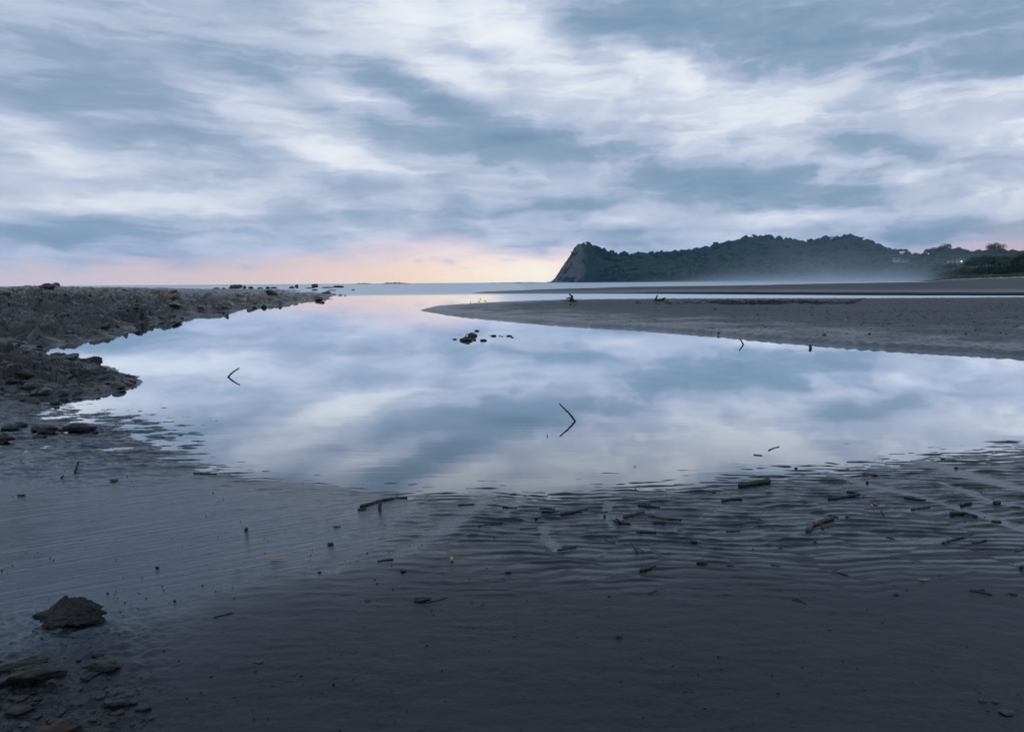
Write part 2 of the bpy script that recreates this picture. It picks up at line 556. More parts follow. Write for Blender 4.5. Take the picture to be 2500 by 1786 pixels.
setin(t, b, Roughness=t.m('MAXIMUM', rough, .06), IOR=t.m('MULTIPLY_ADD', film, .66, 1.36), Specular_Tint=t.mix(film, (.78, .84, 1.0), (.54, .78, 1.0)))
strk = t.noise(t.mapping(t.mapping(pos, rot=(0, 0, math.radians(-30))), scale=(.8, 13, 1)), 2.0, 7, .66, .6)
h = t.m('ADD', t.m('MULTIPLY', strk, t.m('MULTIPLY', film, .011)), t.m('MULTIPLY', gr, t.m('MULTIPLY_ADD', film, -.0022, .0028)))
h = t.m('ADD', h, t.m('MULTIPLY', t.noise(pos, 260, 2, .5), t.m('MULTIPLY_ADD', film, -.0006, .0008)))
setin(t, b, Normal=bump(t, h, .8, 1.0))
M['wet_sand'] = m

# sand of the bars and the beach
m, t, b = newmat('bar_sand')
pos = t.n('ShaderNodeNewGeometry').outputs['Position']
wet = t.n('ShaderNodeAttribute', attribute_name='wet').outputs['Fac']
n1 = t.noise(t.mapping(pos, scale=(.35, 1, 1)), .5, 5, .6)
n2 = t.noise(pos, 9, 5, .65)
colr = t.mix(t.rng(n1, .35, .65), (.078, .075, .082), (.125, .116, .118))
colr = t.mix(t.rng(n2, .3, .8, 0, .45), colr, (.040, .040, .047))
colr = t.mix(t.m('MULTIPLY', wet, .55), colr, (.050, .054, .064))
shade_f = t.n('ShaderNodeAttribute', attribute_name='bank_shade').outputs['Fac']
colr = t.mix(shade_f, colr, (.016, .016, .018))  # undercut bank's shade put into the sand colour
setin(t, b, Base_Color=colr, Roughness=t.m('ADD', t.rng(wet, 0, 1, .85, .32), t.m('MULTIPLY', t.m('SUBTRACT', n2, .5), .35)), IOR=1.40)
hh = t.m('ADD', t.m('MULTIPLY', n2, .02), t.m('MULTIPLY', t.noise(t.mapping(pos, rot=(0, 0, .6), scale=(5, 2.2, 1)), 1.3, 4, .6, .6), .02))
setin(t, b, Normal=bump(t, hh, .75, 1.0))
M['bar_sand'] = m

# reef and boulders: dark volcanic rock with mud and sea-weed
def rock_mat(name, a, b_, weed, weed_amt, sc=1.0, wetness=.5):
    m, t, b = newmat(name)
    tcn = t.n('ShaderNodeNewGeometry')
    pos = tcn.outputs['Position']
    v = t.noise(pos, 2.2 * sc, 6, .65)
    f = t.noise(pos, 14 * sc, 6, .7)
    col = t.mix(t.rng(v, .35, .66), a, b_)
    col = t.mix(t.rng(f, .35, .75, 0, .55), col, tuple(c * .35 for c in a))
    if weed_amt:
        wd = t.n('ShaderNodeAttribute', attribute_name='weed').outputs['Fac'] if weed_amt == 'attr' else weed_amt
        k = t.m('MULTIPLY', t.rng(t.noise(pos, .9 * sc, 5, .7), .38, .62), wd)
        col = t.mix(k, col, weed)
    rr = t.rng(t.noise(pos, 1.1 * sc, 5, .65), .47, .62, .14 + .3 * (1 - wetness), .72)
    setin(t, b, Base_Color=col, Roughness=rr, IOR=1.5)
    hgt = t.m('ADD', t.m('MULTIPLY', f, .07 / sc), t.m('MULTIPLY', t.noise(pos, 48 * sc, 4, .65), .018 / sc))
    setin(t, b, Normal=bump(t, hgt, .8, 1.0))
    M[name] = m
    return m


rock_mat('reef_rock', (.034, .032, .034), (.160, .144, .136), (.135, .106, .050), 'attr', .9)
rock_mat('boulder', (.018, .017, .019), (.050, .046, .045), (.050, .048, .026), .4, 3.0, .4)
rock_mat('red_stone', (.040, .022, .018), (.100, .058, .046), (.05, .04, .03), .2, 3.0, .3)
rock_mat('sea_boulder', (.035, .042, .048), (.075, .085, .090), (.04, .05, .03), .4, .6, .2)
rock_mat('cliff', (.085, .085, .090), (.180, .168, .160), (.03, .05, .035), .5, .05, 0)
rock_mat('pale_stone', (.34, .34, .33), (.52, .51, .49), (.2, .2, .18), .2, 8.0, 0)


def wood_mat(name, a, b_, rough=.6, sc=1.0):
    m, t, b = newmat(name)
    pos = t.n('ShaderNodeTexCoord').outputs['Object']
    n = t.noise(t.mapping(pos, scale=(30 * sc, 30 * sc, 30 * sc)), 1.0, 5, .65)
    setin(t, b, Base_Color=t.mix(t.rng(n, .3, .7), a, b_), Roughness=rough, Normal=bump(t, n, .6, .004 / sc))
    M[name] = m


wood_mat('dark_wood', (.012, .012, .014), (.034, .032, .032), .5)
wood_mat('brown_wood', (.040, .030, .026), (.105, .080, .068), .6)
wood_mat('stump_wood', (.016, .016, .012), (.050, .048, .030), .8, .1)
wood_mat('bark', (.030, .026, .020), (.080, .068, .052), .9, .05)
wood_mat('white_drift', (.34, .32, .31), (.56, .54, .52), .8, .1)


def leaf_mat(name, a, b_, rough=.6, sc=.25, transl=0.0):
    m, t, b = newmat(name)
    pos = t.n('ShaderNodeNewGeometry').outputs['Position']
    n = t.noise(pos, sc, 3, .6)
    setin(t, b, Base_Color=t.mix(t.rng(n, .35, .65), a, b_), Roughness=rough)
    b.inputs['Specular IOR Level'].default_value = .25
    M[name] = m


leaf_mat('canopy', (.005, .022, .018), (.046, .092, .054), .8, .10)
leaf_mat('tree_leaf', (.020, .036, .024), (.046, .068, .036), .8, .12)
leaf_mat('palm_leaf', (.026, .050, .026), (.060, .096, .046), .6, .2)
leaf_mat('dune_grass', (.070, .100, .040), (.130, .150, .070), .8, .05)
leaf_mat('dead_leaf', (.42, .23, .09), (.56, .34, .16), .6, 30)
leaf_mat('tan_leaf', (.46, .30, .18), (.60, .42, .28), .6, 30)
leaf_mat('green_leaf', (.10, .20, .05), (.16, .28, .08), .5, 30)
leaf_mat('fruit_skin', (.60, .36, .03), (.78, .52, .06), .35, 60)
leaf_mat('white_wall', (.50, .50, .49), (.58, .57, .55), .8, .3)
leaf_mat('roof_white', (.60, .62, .64), (.72, .73, .74), .5, .3)
leaf_mat('roof_teal', (.06, .16, .15), (.09, .21, .19), .6, .3)
leaf_mat('window_glass', (.02, .03, .04), (.03, .04, .05), .1, .3)
m, t, b = newmat('lamp_glow')
setin(t, b, Base_Color=(.9, .85, .7), Emission_Color=(1.0, .80, .52), Emission_Strength=3.5)
M['lamp_glow'] = m

# ------------------------------------------------------------------ water sheet
g = np.concatenate([np.linspace(-20, 20, 41), np.linspace(30, 400, 38), np.geomspace(420, 4000, 30)])
xs_ = np.concatenate([-np.geomspace(4200, 30, 40), np.linspace(-28, 28, 57), np.geomspace(30, 4200, 40)])
X_, Y_ = np.meshgrid(xs_, g[::-1])
link('water', mesh_np('water', np.stack([X_.ravel(), Y_.ravel(), 0 * X_.ravel()], -1), grid_faces(*X_.shape)), M['water'])['kind'] = 'structure'

# ------------------------------------------------------------------ tidal flat in the foreground
SHORE = [(-900, 985), (-300, 1000), (0, 1004), (50, 1014), (85, 1040), (150, 1032), (240, 1050), (265, 1085), (300, 1108), (400, 1128), (520, 1160), (640, 1178), (760, 1188),
         (880, 1200), (1000, 1210), (1150, 1214), (1300, 1208), (1450, 1200), (1600, 1190), (1800, 1172), (2000, 1150), (2200, 1128), (2350, 1104), (2500, 1092), (2800, 1072), (3400, 1050)]
FLAT = gpoly(SHORE) + [(9, .3), (-9, .3)]
FILM = gpoly([(-400, 1075), (0, 1085), (250, 1110), (420, 1140), (700, 1180), (880, 1195), (1020, 1205), (1090, 1235), (1010, 1300), (985, 1345), (800, 1405), (640, 1450), (500, 1500), (380, 1545), (250, 1580), (120, 1620), (0, 1640), (-400, 1700)])
CHAN = [(gpoly([(800, 1400), (905, 1300), (960, 1250), (1010, 1215), (1040, 1195)]), .070),
        (gpoly([(985, 1350), (1075, 1300), (1120, 1262), (1165, 1230), (1195, 1205)]), .075),
        (gpoly([(1230, 1262), (1250, 1235), (1290, 1200)]), .045),
        (gpoly([(1360, 1345), (1330, 1312), (1330, 1290)]), .03),
        (gpoly([(1500, 1290), (1470, 1262), (1490, 1225)]), .025),
        (gpoly([(2600, 1330), (2400, 1262), (2250, 1215), (2120, 1185), (2000, 1150)]), .050),
        (gpoly([(2700, 1225), (2500, 1195), (2380, 1165), (2260, 1130)]), .110),
        (gpoly([(2700, 1270), (2500, 1240), (2420, 1225), (2300, 1180)]), .040)]


def flat_z(X, Y):
    sd = sdf(X, Y, FLAT)
    wob = fbm(X * 1.3, Y * 1.3, 3, 3) * .25
    base = np.where(sd > 0, np.minimum(sd, 1.2) * .0062 + np.clip(sd - 1.2, 0, 3) * .016, sd * .022)
    base += wob * .010 * sst(0, .6, np.abs(sd))
    fsd = sdf(X, Y, FILM) + fbm(X * 2, Y * 2, 3, 8) * .14
    film = .55 * sst(-.08, .30, fsd) + .45 * sst(-.7, .6, fsd)
    # ripple marks: crests run along the shore, forked and broken
    wx = fbm(X * .9, Y * .9, 3, 21) * .09 + fbm(X * 3.1, Y * 4.0, 3, 22) * .020
    lam = .078
    ph = (Y + wx + X * .035) / lam
    # the bed is cut into short trains of ripples, each shifted against its neighbours
    w1, w2, wv_, _t = worley(X * 3.0 + .4 * fbm(X * 2, Y * 3, 2, 33), Y * 4.2, 35, True)
    ph = ph + wv_ * .9
    gapw = sst(.02, .22, w2 - w1)
    sw = np.sin(2 * np.pi * ph)
    brk = fbm(X * 2.9 + 3, Y * 8, 3, 44)                 # crests swell and die out along their length
    rip = np.maximum(sw + .35 * brk, -.45)
    amp = .0062 * np.clip(.55 + 1.1 * brk, .0, 1.6) * (.25 + .75 * gapw)
    near = sst(2.7, 3.9, Y + .3 * fbm(X * .6, Y * .9, 2, 51))
    amp = amp * (.10 + .90 * near) * (1 - .93 * film)
    side = sst(-3.9, -1.5, X)                       # left of here the bed is smooth silt
    amp = amp * (.35 + .65 * side)
    z = base + amp * rip
    trough = sst(.05, -.45, sw * gapw + .35 * brk) * sst(2.85, 3.6, Y + .3 * fbm(X, Y, 2, 53)) * (1 - film)
    ch = np.zeros_like(X)
    for line, wd in CHAN:
        d = pdist(X, Y, line) + fbm(X * 6, Y * 6, 2, 61) * .02
        ch = np.maximum(ch, .66 * sst(wd * 1.25, wd * .35, d + fbm(X * 14, Y * 14, 2, 62) * .012))
    z = z * (1 - ch) + ch * (np.maximum(base * .55, .0006) - .002 * sst(.25, -.1, sd) + .0012 * fbm(X * 5, Y * 5, 3, 63))
    silt0 = np.maximum(film, ch)
    film = np.maximum(silt0, trough)
    # smooth silt carries shallow flow marks, its low parts stay just clear of the lagoon
    ang = math.radians(27)
    fu, fv = X * math.cos(ang) + Y * math.sin(ang), -X * math.sin(ang) + Y * math.cos(ang)
    flow = fbm(fu * 1.4, fv * 11, 4, 71)
    silt = silt0 * (1 - ch)
    z = z + silt * (.0016 * flow + .004)
    # muddy lumps by the rocks on the left
    lump = sst(-1.6, -3.2, X) * sst(4.2, 5.4, Y)
    z = z + lump * (.016 * fbm(X * 3, Y * 7, 5, 81, .6) + .008)
    # gravelly mud round the slabs in the near corner
    corner = sst(-1.05, -1.45, X + .3 * (Y - 2.4)) * sst(3.1, 2.5, Y)
    z = z + corner * (.014 * np.abs(fbm(X * 9, Y * 9, 4, 91)) + .004 * fbm(X * 30, Y * 30, 2, 95))
    # small scale unevenness
    z = z + .0016 * fbm(X * 8, Y * 14, 3, 99) * (1 - .7 * film)
    wet = np.clip(sst(1.9, .2, sd) * .6 + film * .7 + sst(.006, -.003, z - base) * .25 + .2, 0, 1)
    return z, {'wet': wet, 'film': np.clip(film, 0, 1)}


ts = np.concatenate([-np.geomspace(3, .80, 14), np.linspace(-.78, .78, 680), np.geomspace(.80, 3, 14)])
ss = np.concatenate([np.concatenate([np.linspace(1 / 8.2, 1 / 2.95, 560), np.linspace(1 / 2.945, 1 / 2.0, 170)]), np.geomspace(1 / 1.95, 1 / .35, 16)])
flat = terrain('tidal_flat', ts, ss, flat_z, M['wet_sand'], zmin=-.06)

# ------------------------------------------------------------------ sandbar
BAR = gpoly([(1022, 757), (1100, 770), (1200, 779), (1350, 792), (1550, 803), (1750, 819), (2050, 845), (2275, 858), (2500, 872), (2800, 893), (3300, 930)]) + \
      [tuple(G(a, b)[:2]) for a, b in [(3300, 716), (2800, 724), (2500, 727.5), (2300, 729), (2100, 730), (1850, 730.5), (1600, 731), (1400, 733), (1290, 736), (1200, 740), (1130, 744), (1060, 749)]]


def bar_z(X, Y):
    sd = sdf(X, Y, BAR) + fbm(X * .8, Y * .8, 3, 5) * .06 + fbm(X * 5, Y * 5, 2, 6) * .02
    z = np.where(sd > 0, .085 * sst(0, .42, sd) + .012 * np.clip(sd, 0, 5) + .006 * np.clip(sd - 5, 0, 20), sd * .25)
    # small wash-over ripples near the water, oblique to the edge
    near = sst(0.0, .5, sd) * sst(7.5, 2.0, sd + fbm(X * .4, Y * .4, 2, 15) * 2)
    ang = math.radians(-52)
    u = X * math.cos(ang) + Y * math.sin(ang)
    v = -X * math.sin(ang) + Y * math.cos(ang)
    u = u + fbm(X * 1.3, Y * 1.3, 3, 25) * .22
    r = np.sin(2 * np.pi * u / .26) * (.5 + .9 * np.clip(fbm(X * 1.6, Y * 1.6, 2, 35) + .2, 0, 1))
    z = z + near * (.013 * r + .014 * fbm(X * 4.0, Y * 4.0, 3, 45))
    far = sst(3, 9, sd)
    z = z + far * (.020 * fbm(X * 1.1, Y * 1.1, 4, 55) + .012 * fbm(X * 6, Y * 6, 2, 56))
    wet = np.clip(.9 * sst(7.5, .0, sd + fbm(X * .7, Y * .7, 4, 65) * 2.6) + .1, 0, 1)
    return z, {'wet': wet}


t0 = tx(990)
bar = terrain('sandbar', np.concatenate([np.linspace(t0, .72, 620), np.geomspace(.73, 1.4, 20)]), np.linspace(1 / 66, 1 / 8.5, 300), bar_z, M['bar_sand'], zmin=-.25)

# ------------------------------------------------------------------ beach across the channel, with its cut bank
near_edge = [(1150, 92), (1200, 88), (1400, 82), (1600, 77), (1850, 69), (2100, 62.5), (2300, 59.5), (2500, 57), (2900, 52), (3600, 46)]
far_edge = [(1155, 97), (1220, 106), (1300, 115), (1450, 119), (1600, 121), (1750, 125), (1850, 130), (2000, 146), (2100, 178), (2170, 230), (2240, 320), (2275, 430), (2260, 560), (2180, 700), (2050, 900), (1900, 1080), (1750, 1230), (1600, 1340)]
BEACH = [tuple(F(a, d)[:2]) for a, d in near_edge] + [(900, 46), (1500, 900), (1200, 1900), (300, 1900)] + [tuple(F(a, d)[:2]) for a, d in far_edge[::-1]]
NEARL = [tuple(F(a, d)[:2]) for a, d in near_edge]


DUNE_T = np.array([tx(a) for a in (1500, 1800, 2000, 2150, 2200, 2250, 2300, 2400, 2500, 2640, 3000, 3600)])
DUNE_D = np.array([1400., 1200, 960, 760, 620, 475, 390, 305, 256, 215, 170, 140])


def beach_z(X, Y):
    sd = sdf(X, Y, BEACH) + fbm(X * .35, Y * .35, 3, 205) * .35
    dn = pdist(X, Y, NEARL)
    z = np.where(sd > 0, .10 * sst(0, 2, sd) + .024 * np.clip(sd, 0, 40), sd * .08)
    T = X / Y
    bank = sst(tx(1350), tx(1800), T) * .17
    z = z + bank * sst(0.0, .25, sd) * sst(25, 0, dn)
    kd = Y / np.interp(T, DUNE_T, DUNE_D)                 # 1 at the foot of the dune
    dune = (.5 * sst(.72, .98, kd) + 2.0 * sst(1.0, 1.24, kd + .05 * fbm(X * .03, Y * .03, 2, 214))) * (1 + .2 * fbm(X * .02, Y * .02, 3, 215)) * sst(0, 15, sd)
    z = z + dune + sst(0, 8, sd) * .05 * fbm(X * .08, Y * .25, 4, 225)
    wet = np.clip(sst(14, 1, sd) * .7 + .05, 0, 1)
    bank_shade = sst(1.1, .5, sd) * sst(3, 1.5, dn) * sst(tx(1330), tx(1650), T)      # dark strip painted for the shade under the cut bank
    return z, {'wet': wet * (1 - bank_shade), 'bank_shade': bank_shade}


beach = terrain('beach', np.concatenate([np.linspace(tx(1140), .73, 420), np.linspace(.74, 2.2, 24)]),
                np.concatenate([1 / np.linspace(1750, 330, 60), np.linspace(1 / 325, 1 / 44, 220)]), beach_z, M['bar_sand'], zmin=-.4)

# ------------------------------------------------------------------ reef and muddy spit on the left
REEF = gpoly([(-500, 838), (-100, 836), (40, 841), (95, 843), (200, 833), (262, 821), (340, 801), (420, 785), (455, 778), (502, 772), (490, 764), (520, 761), (560, 759), (600, 751), (640, 742), (690, 746), (702, 741), (752, 737), (792, 729), (803, 722), (826, 719)]) + \
       [tuple(F(a, d)[:2]) for a, d in [(800, 100), (720, 104), (655, 108), (650, 126), (740, 136), (700, 152), (600, 160), (400, 150), (200, 140), (-100, 130), (-800, 120)]]
POOLS = [(gpoly([(572, 729), (600, 726), (634, 721)]), 1.6), (gpoly([(455, 747), (480, 749), (500, 747)]), .8)]
SPIT = gpoly([(363, 934), (312, 951), (256, 963), (216, 969), (150, 976), (105, 986), (75, 1000), (20, 1006), (-300, 1010), (-900, 990), (-900, 858), (-100, 862), (60, 860), (120, 866), (190, 876), (260, 893), (325, 914)])
LINKM = [tuple(F(a, d)[:2]) for a, d in [(105, 12.6), (75, 15), (90, 18), (-900, 19), (-900, 12)]]
PXI = np.array([-900, 0, 75, 165, 235, 262, 300, 335, 362])
SPH = np.array([.46, .43, .44, .37, .33, .24, .15, .08, .0])
RPX = np.array([-900, 0, 60, 120, 170, 300, 400, 520, 745, 830])
RPH = np.array([.98, .96, 1.06, 1.18, .94, .78, .58, .36, .18, .10])


def tpx(T):
    return 1250 + T * FPX * math.cos(PITCH) * 1.006


def reef_z(X, Y):
    T = X / Y
    P = tpx(T)
    sd = sdf(X, Y, REEF) + fbm(X * .22, Y * .22, 3, 301) * 1.1 + fbm(X * 1.1, Y * 1.1, 3, 302) * .28
    top = np.interp(P, RPX, RPH)
    plate = .20 + (top - .20) * sst(24, 85, Y)
    d1, d2, val, ta = worley(X * .55 + .15 * fbm(X * .8, Y * .8, 2, 8), Y * .7, 7, True)
    e1, e2, vb, tb = worley(X * 1.0 + .25 * fbm(X, Y, 3, 9), Y * 1.9, 17, True)
    c1, c2, vc, tc_ = worley(X * 2.3 + .3 * fbm(X * 2, Y * 3, 2, 19), Y * 4.5, 23, True)
    edge = sst(0, 1.0, sd)
    z = np.where(sd > 0, plate * (.25 * sst(0, .35, sd) + .45 * sst(.2, 3.5, sd) + .30 * sst(2, 12, sd)), sd * .35)
    rough = .40 * fbm(X * .34, Y * .36, 4, 311, .48, True) - .30
    crag = .30 * (val - .45) + .50 * ta - .18 * sst(.10, 0.0, d2 - d1)
    crag = crag + .20 * (vb - .45) + .30 * tb - .13 * sst(.14, 0.0, e2 - e1)
    crag = crag + np.clip(40 / Y, .3, 1) * (.10 * (vc - .45) + .15 * tc_ - .06 * sst(.16, 0.0, c2 - c1))
    fine = .085 * np.clip(26 / Y, .25, 1.0) * (fbm(X * 2.0, Y * 2.2, 3, 321, .55, True) - .3)
    damp = (.8 + .2 * sst(.5, 4, sd)) * np.clip(40 / Y, .4, 1)
    z = z + edge * damp * (rough + crag) * np.where(P < 420, 1.0, .72) + edge * fine
    # wet mud between the crags near the inlet
    mud = sst(10, 3, sd) * sst(34, 20, Y)
    z = z * (1 - .25 * mud) - mud * .015
    for line, wd in POOLS:
        z = z - .9 * sst(wd, wd * .4, pdist(X, Y, line) + fbm(X * .5, Y * .5, 2, 331) * .6)
    weed = np.clip(sst(26, 60, Y) * .9 + .15, 0, 1)
    # the muddy spit
    s2 = sdf(X, Y, SPIT) + fbm(X * 1.5, Y * 1.5, 3, 341) * .10 + fbm(X * 6, Y * 6, 2, 342) * .02
    H = np.interp(P, PXI, SPH)
    zs = np.where(s2 > 0, H * sst(0, 2.6, s2) * .92 + .05 * sst(0, .3, s2), s2 * .4)
    f1, f2, vf, tf = worley(X * 1.6 + .25 * fbm(X * 2, Y * 2, 3, 29), Y * 2.6, 27, True)
    g1, g2, vg, tg = worley(X * 4.2 + .3 * fbm(X * 4, Y * 5, 2, 39), Y * 6.5, 37, True)
    zs = zs + sst(0.05, .8, s2) * (.20 * (vf - .5) + .26 * tf - .09 * sst(.12, 0, f2 - f1) + .06 * (vg - .5) + .09 * tg - .04 * sst(.15, 0, g2 - g1) + .05 * fbm(X * 2, Y * 2, 3, 351, .55, True) - .03) * (.55 + .45 * sst(7.6, 9.6, Y))
    zs = zs + sst(0, .2, s2) * .012 * fbm(X * 11, Y * 11, 3, 361)
    z = np.maximum(z, zs)
    s3 = sdf(X, Y, LINKM)
    zl = np.where(s3 > 0, .05 + .05 * fbm(X * 2, Y * 2, 4, 371), s3 * .4)
    z = np.maximum(z, zl)
    weed = np.where(zs >= z - 1e-6, .28 * sst(.2, .4, zs), weed)
    return z, {'weed': weed}


tl = np.concatenate([-np.geomspace(1.6, .76, 30), np.linspace(-.75, tx(880), 560)])
sl = np.concatenate([1 / np.linspace(175, 80, 70), np.linspace(1 / 79, 1 / 14, 520), np.linspace(1 / 13.9, 1 / 7.0, 260)])
reef = terrain('rocky_reef', tl, sl, reef_z, M['reef_rock'], zmin=-.3, smooth=False)

# ------------------------------------------------------------------ headland and the ridge behind the beach
HPX = np.array([1338, 1346, 1356, 1368, 1385, 1400, 1412, 1424, 1445, 1462, 1480, 1505, 1530, 1560, 1600, 1640, 1690, 1720, 1760, 1790, 1830, 1865, 1900, 1940, 1970, 2000, 2030, 2080, 2110, 2140, 2170, 2200, 2260, 2310, 2360, 2420, 2480, 2560, 2700, 3000], float)
HPY = np.array([688, 687, 679, 663, 638, 616, 603, 598, 599, 606, 614, 620, 624, 621, 620, 617, 612, 605, 596, 590, 580, 579, 583, 590, 592, 587, 582, 581, 589, 603, 616, 623, 625, 612, 620, 617, 623, 622, 622, 626], float)
DR_X = np.array([1338, 1700, 2000, 2150, 2250, 2350, 2500, 3000], float)
DR_D = np.array([1520, 1600, 1480, 1300, 1080, 920, 800, 640], float)
DF_D = np.array([1440, 1360, 1160, 960, 800, 640, 520, 420], float)
HZ = np.array([max(zat(a, b, np.interp(a, DR_X, DR_D)), .3) for a, b in zip(HPX, HPY)])


def hill_z(P, k):
    """ground height at bearing P (picture column) and fraction k from foot (0) to ridge (1) and down behind (2)"""
    hr = np.interp(P, HPX, HZ)
    cliff = sst(1450, 1410, P)
    up = np.clip(k, 0, 1)
    prof = (1 - cliff) * (.16 * sst(0, .12, up) + .84 * up ** 1.15) + cliff * np.clip(up * 1.5, 0, 1) ** .8
    dn = np.clip(k - 1, 0, 1)
    prof = prof * (1 - dn * dn * (3 - 2 * dn))
    return hr * prof


def hill_xy(P, k):
    df, dr = np.interp(P, DR_X, DF_D), np.interp(P, DR_X, DR_D)
    D = df + (dr - df) * k
    T = (P - 1250) / (FPX * math.cos(PITCH) * 1.006)
    return T * D, D


Pg, Kg = np.meshgrid(np.concatenate([np.linspace(1336, 1470, 90), np.linspace(1473, 2520, 260), np.linspace(2530, 3000, 24)]), np.linspace(2, 0, 90))
Xh, Yh_ = hill_xy(Pg, Kg)
Zh = hill_z(Pg, Kg)
rel = fbm(Xh * .012, Yh_ * .008, 4, 401, .5, True) - .6
Zh = Zh + rel * 7 * sst(.05, .5, Kg) * sst(1.0, .7, np.abs(Kg - .55) / .45 * .9) * sst(1400, 1460, Pg)
cl = sst(1450, 1400, Pg)
Zh = Zh + cl * sst(.02, .2, Kg) * (3.0 * fbm(Xh * .06, Zh * .03 + Yh_ * .02, 4, 411, .6, True) - 2.0) * sst(2, 30, Zh)
Zh = np.where(Kg <= 0, -1.0, Zh)
hill_me = mesh_np('headland', np.stack([Xh.ravel(), Yh_.ravel(), Zh.ravel()], -1), grid_faces(*Xh.shape), True, {'cliff': sst(1440, 1412, Pg).ravel()})
m, t, b = newmat('headland_ground')
pos = t.n('ShaderNodeNewGeometry').outputs['Position']
clf = t.n('ShaderNodeAttribute', attribute_name='cliff').outputs['Fac']
n1 = t.noise(t.mapping(pos, scale=(1, 1, .35)), .06, 5, .6)
n2 = t.noise(t.mapping(pos, scale=(1, 1, .25)), .30, 5, .65)
rockc = t.mix(t.rng(n2, .35, .65), (.085, .080, .080), (.210, .190, .178))
veg = t.mix(t.rng(n2, .3, .7), (.008, .022, .019), (.028, .048, .034))
k = t.m('MULTIPLY', clf, t.rng(n1, .58, .50, 0, 1, True))
setin(t, b, Base_Color=t.mix(k, veg, rockc), Roughness=.9, Normal=bump(t, n2, .9, 2.5))
M['headland_ground'] = m
hill = tag(link('headland', hill_me, m), kind='structure')


# ------------------------------------------------------------------ forest on the headland: far crowns that read as one mass
def leaf_tris(rng, n, centre, rad, size, flat=.75, full=False):
    """n leaf clumps (triangles) spread through a crown, more of them near its outside"""
    d = rng.normal(size=(n, 3))
    d /= np.linalg.norm(d, axis=1)[:, None]
    if not full: d[:, 2] = np.abs(d[:, 2]) * 1.0 - .15
    r = rng.uniform(.45, 1.0, (n, 1)) ** .5
    c = np.asarray(centre) + d * r * np.array([rad, rad, rad * flat])
    a = rng.normal(size=(n, 3))
    a /= np.linalg.norm(a, axis=1)[:, None]
    b_ = np.cross(a, d + rng.normal(size=(n, 3)) * .4)
    b_ /= np.linalg.norm(b_, axis=1)[:, None] + 1e-9
    s = size * rng.uniform(.6, 1.3, (n, 1))
    return np.stack([c + a * s, c - a * s * .6 + b_ * s * .8, c - a * s * .6 - b_ * s * .8], 1).reshape(-1, 3)


def unit_ball(sub):
    bm = bmesh.new()
    bmesh.ops.create_icosphere(bm, subdivisions=sub, radius=1.0)
    v = np.array([q.co[:] for q in bm.verts])
    f = np.array([[q.index for q in p.verts] for p in bm.faces])
    bm.free()
    return v, f


BV, BF = unit_ball(1)
rng = np.random.default_rng(4)
lv, bv, bf, n_cr = [], [], [], 0
BALLS = [BV * (1 + .30 * perlin(BV[:, 0] * 1.7 + q, BV[:, 1] * 1.7 + BV[:, 2], q) + .22 * perlin(BV[:, 0] * 4 - q, BV[:, 2] * 4 + BV[:, 1] * 3, q + 1))[:, None] for q in range(64)]
while n_cr < 4200:
    P = rng.uniform(1402, 2560)
    k_ = rng.uniform(.0, 1.03)
    if P < 1456 and k_ < .42 + .5 * (1456 - P) / 54: continue
    x, y = hill_xy(P, k_)
    z = float(hill_z(np.array(P), np.array(k_)))
    if z < 1.0: continue
    sz = rng.lognormal(1.38, .34) * (1.0 if P > 1500 else .75)
    if P > 2180: sz *= .72
    c = np.array([float(x), float(y), z + sz * .15])
    bf.append(BF + len(bv) * len(BV))
    bv.append(BALLS[n_cr % 64] * np.array([sz, sz, sz * rng.uniform(.7, 1.0)]) + c)
    lv.append(leaf_tris(rng, 14 if k_ < .8 else 34, c, sz * 1.12, 0.9 if P < 2200 else .75))
    n_cr += 1
V = np.concatenate(lv)
nb = len(bv) * len(BV)
tag(link('forest', mesh_np('forest', np.concatenate(bv + [V]), np.concatenate(bf + [np.arange(len(V)).reshape(-1, 3) + nb]), False), M['canopy']), 'dark evergreen forest covering the headland and the ridge behind the beach', 'forest', kind='stuff')


def tube(pts, radii, sides=8, cap=True, seed=0, rough=0.0):
    """vertices and faces (quads) of a tapered tube along a path"""
    pts = [Vector(p) for p in pts]
    rr = random.Random(seed)
    verts, faces = [], []
    up = Vector((0.12, .2, 1)).normalized()
    n = len(pts)
    for i, p in enumerate(pts):
        d = (pts[min(i + 1, n - 1)] - pts[max(i - 1, 0)]).normalized()
        if abs(d.dot(up)) > .95: up = Vector((1, .1, 0))
        u = d.cross(up).normalized()
        v = d.cross(u).normalized()
        for k in range(sides):
            a = 2 * math.pi * k / sides
            r = radii[i] * (1 + rough * (rr.random() - .5) * 2)
            verts.append(p + u * (math.cos(a) * r) + v * (math.sin(a) * r))
    for i in range(n - 1):
        for k in range(sides):
            a, b_ = i * sides + k, i * sides + (k + 1) % sides
            faces.append((a, b_, b_ + sides, a + sides))
    if cap:
        faces.append(tuple(range(sides))[::-1])
        faces.append(tuple(range((n - 1) * sides, n * sides)))
    return verts, faces


def mesh_py(name, verts, faces, smooth=True):
    me = bpy.data.meshes.new(name)
    me.from_pydata([tuple(v) for v in verts], [], faces)
    for p in me.polygons: p.use_smooth = smooth
    me.update()
    return me


def join(parts):
    vs, fs = [], []
    for v, f in parts:
        o = len(vs)
        vs += list(v)
        fs += [tuple(i + o for i in q) for q in f]
    return vs, fs


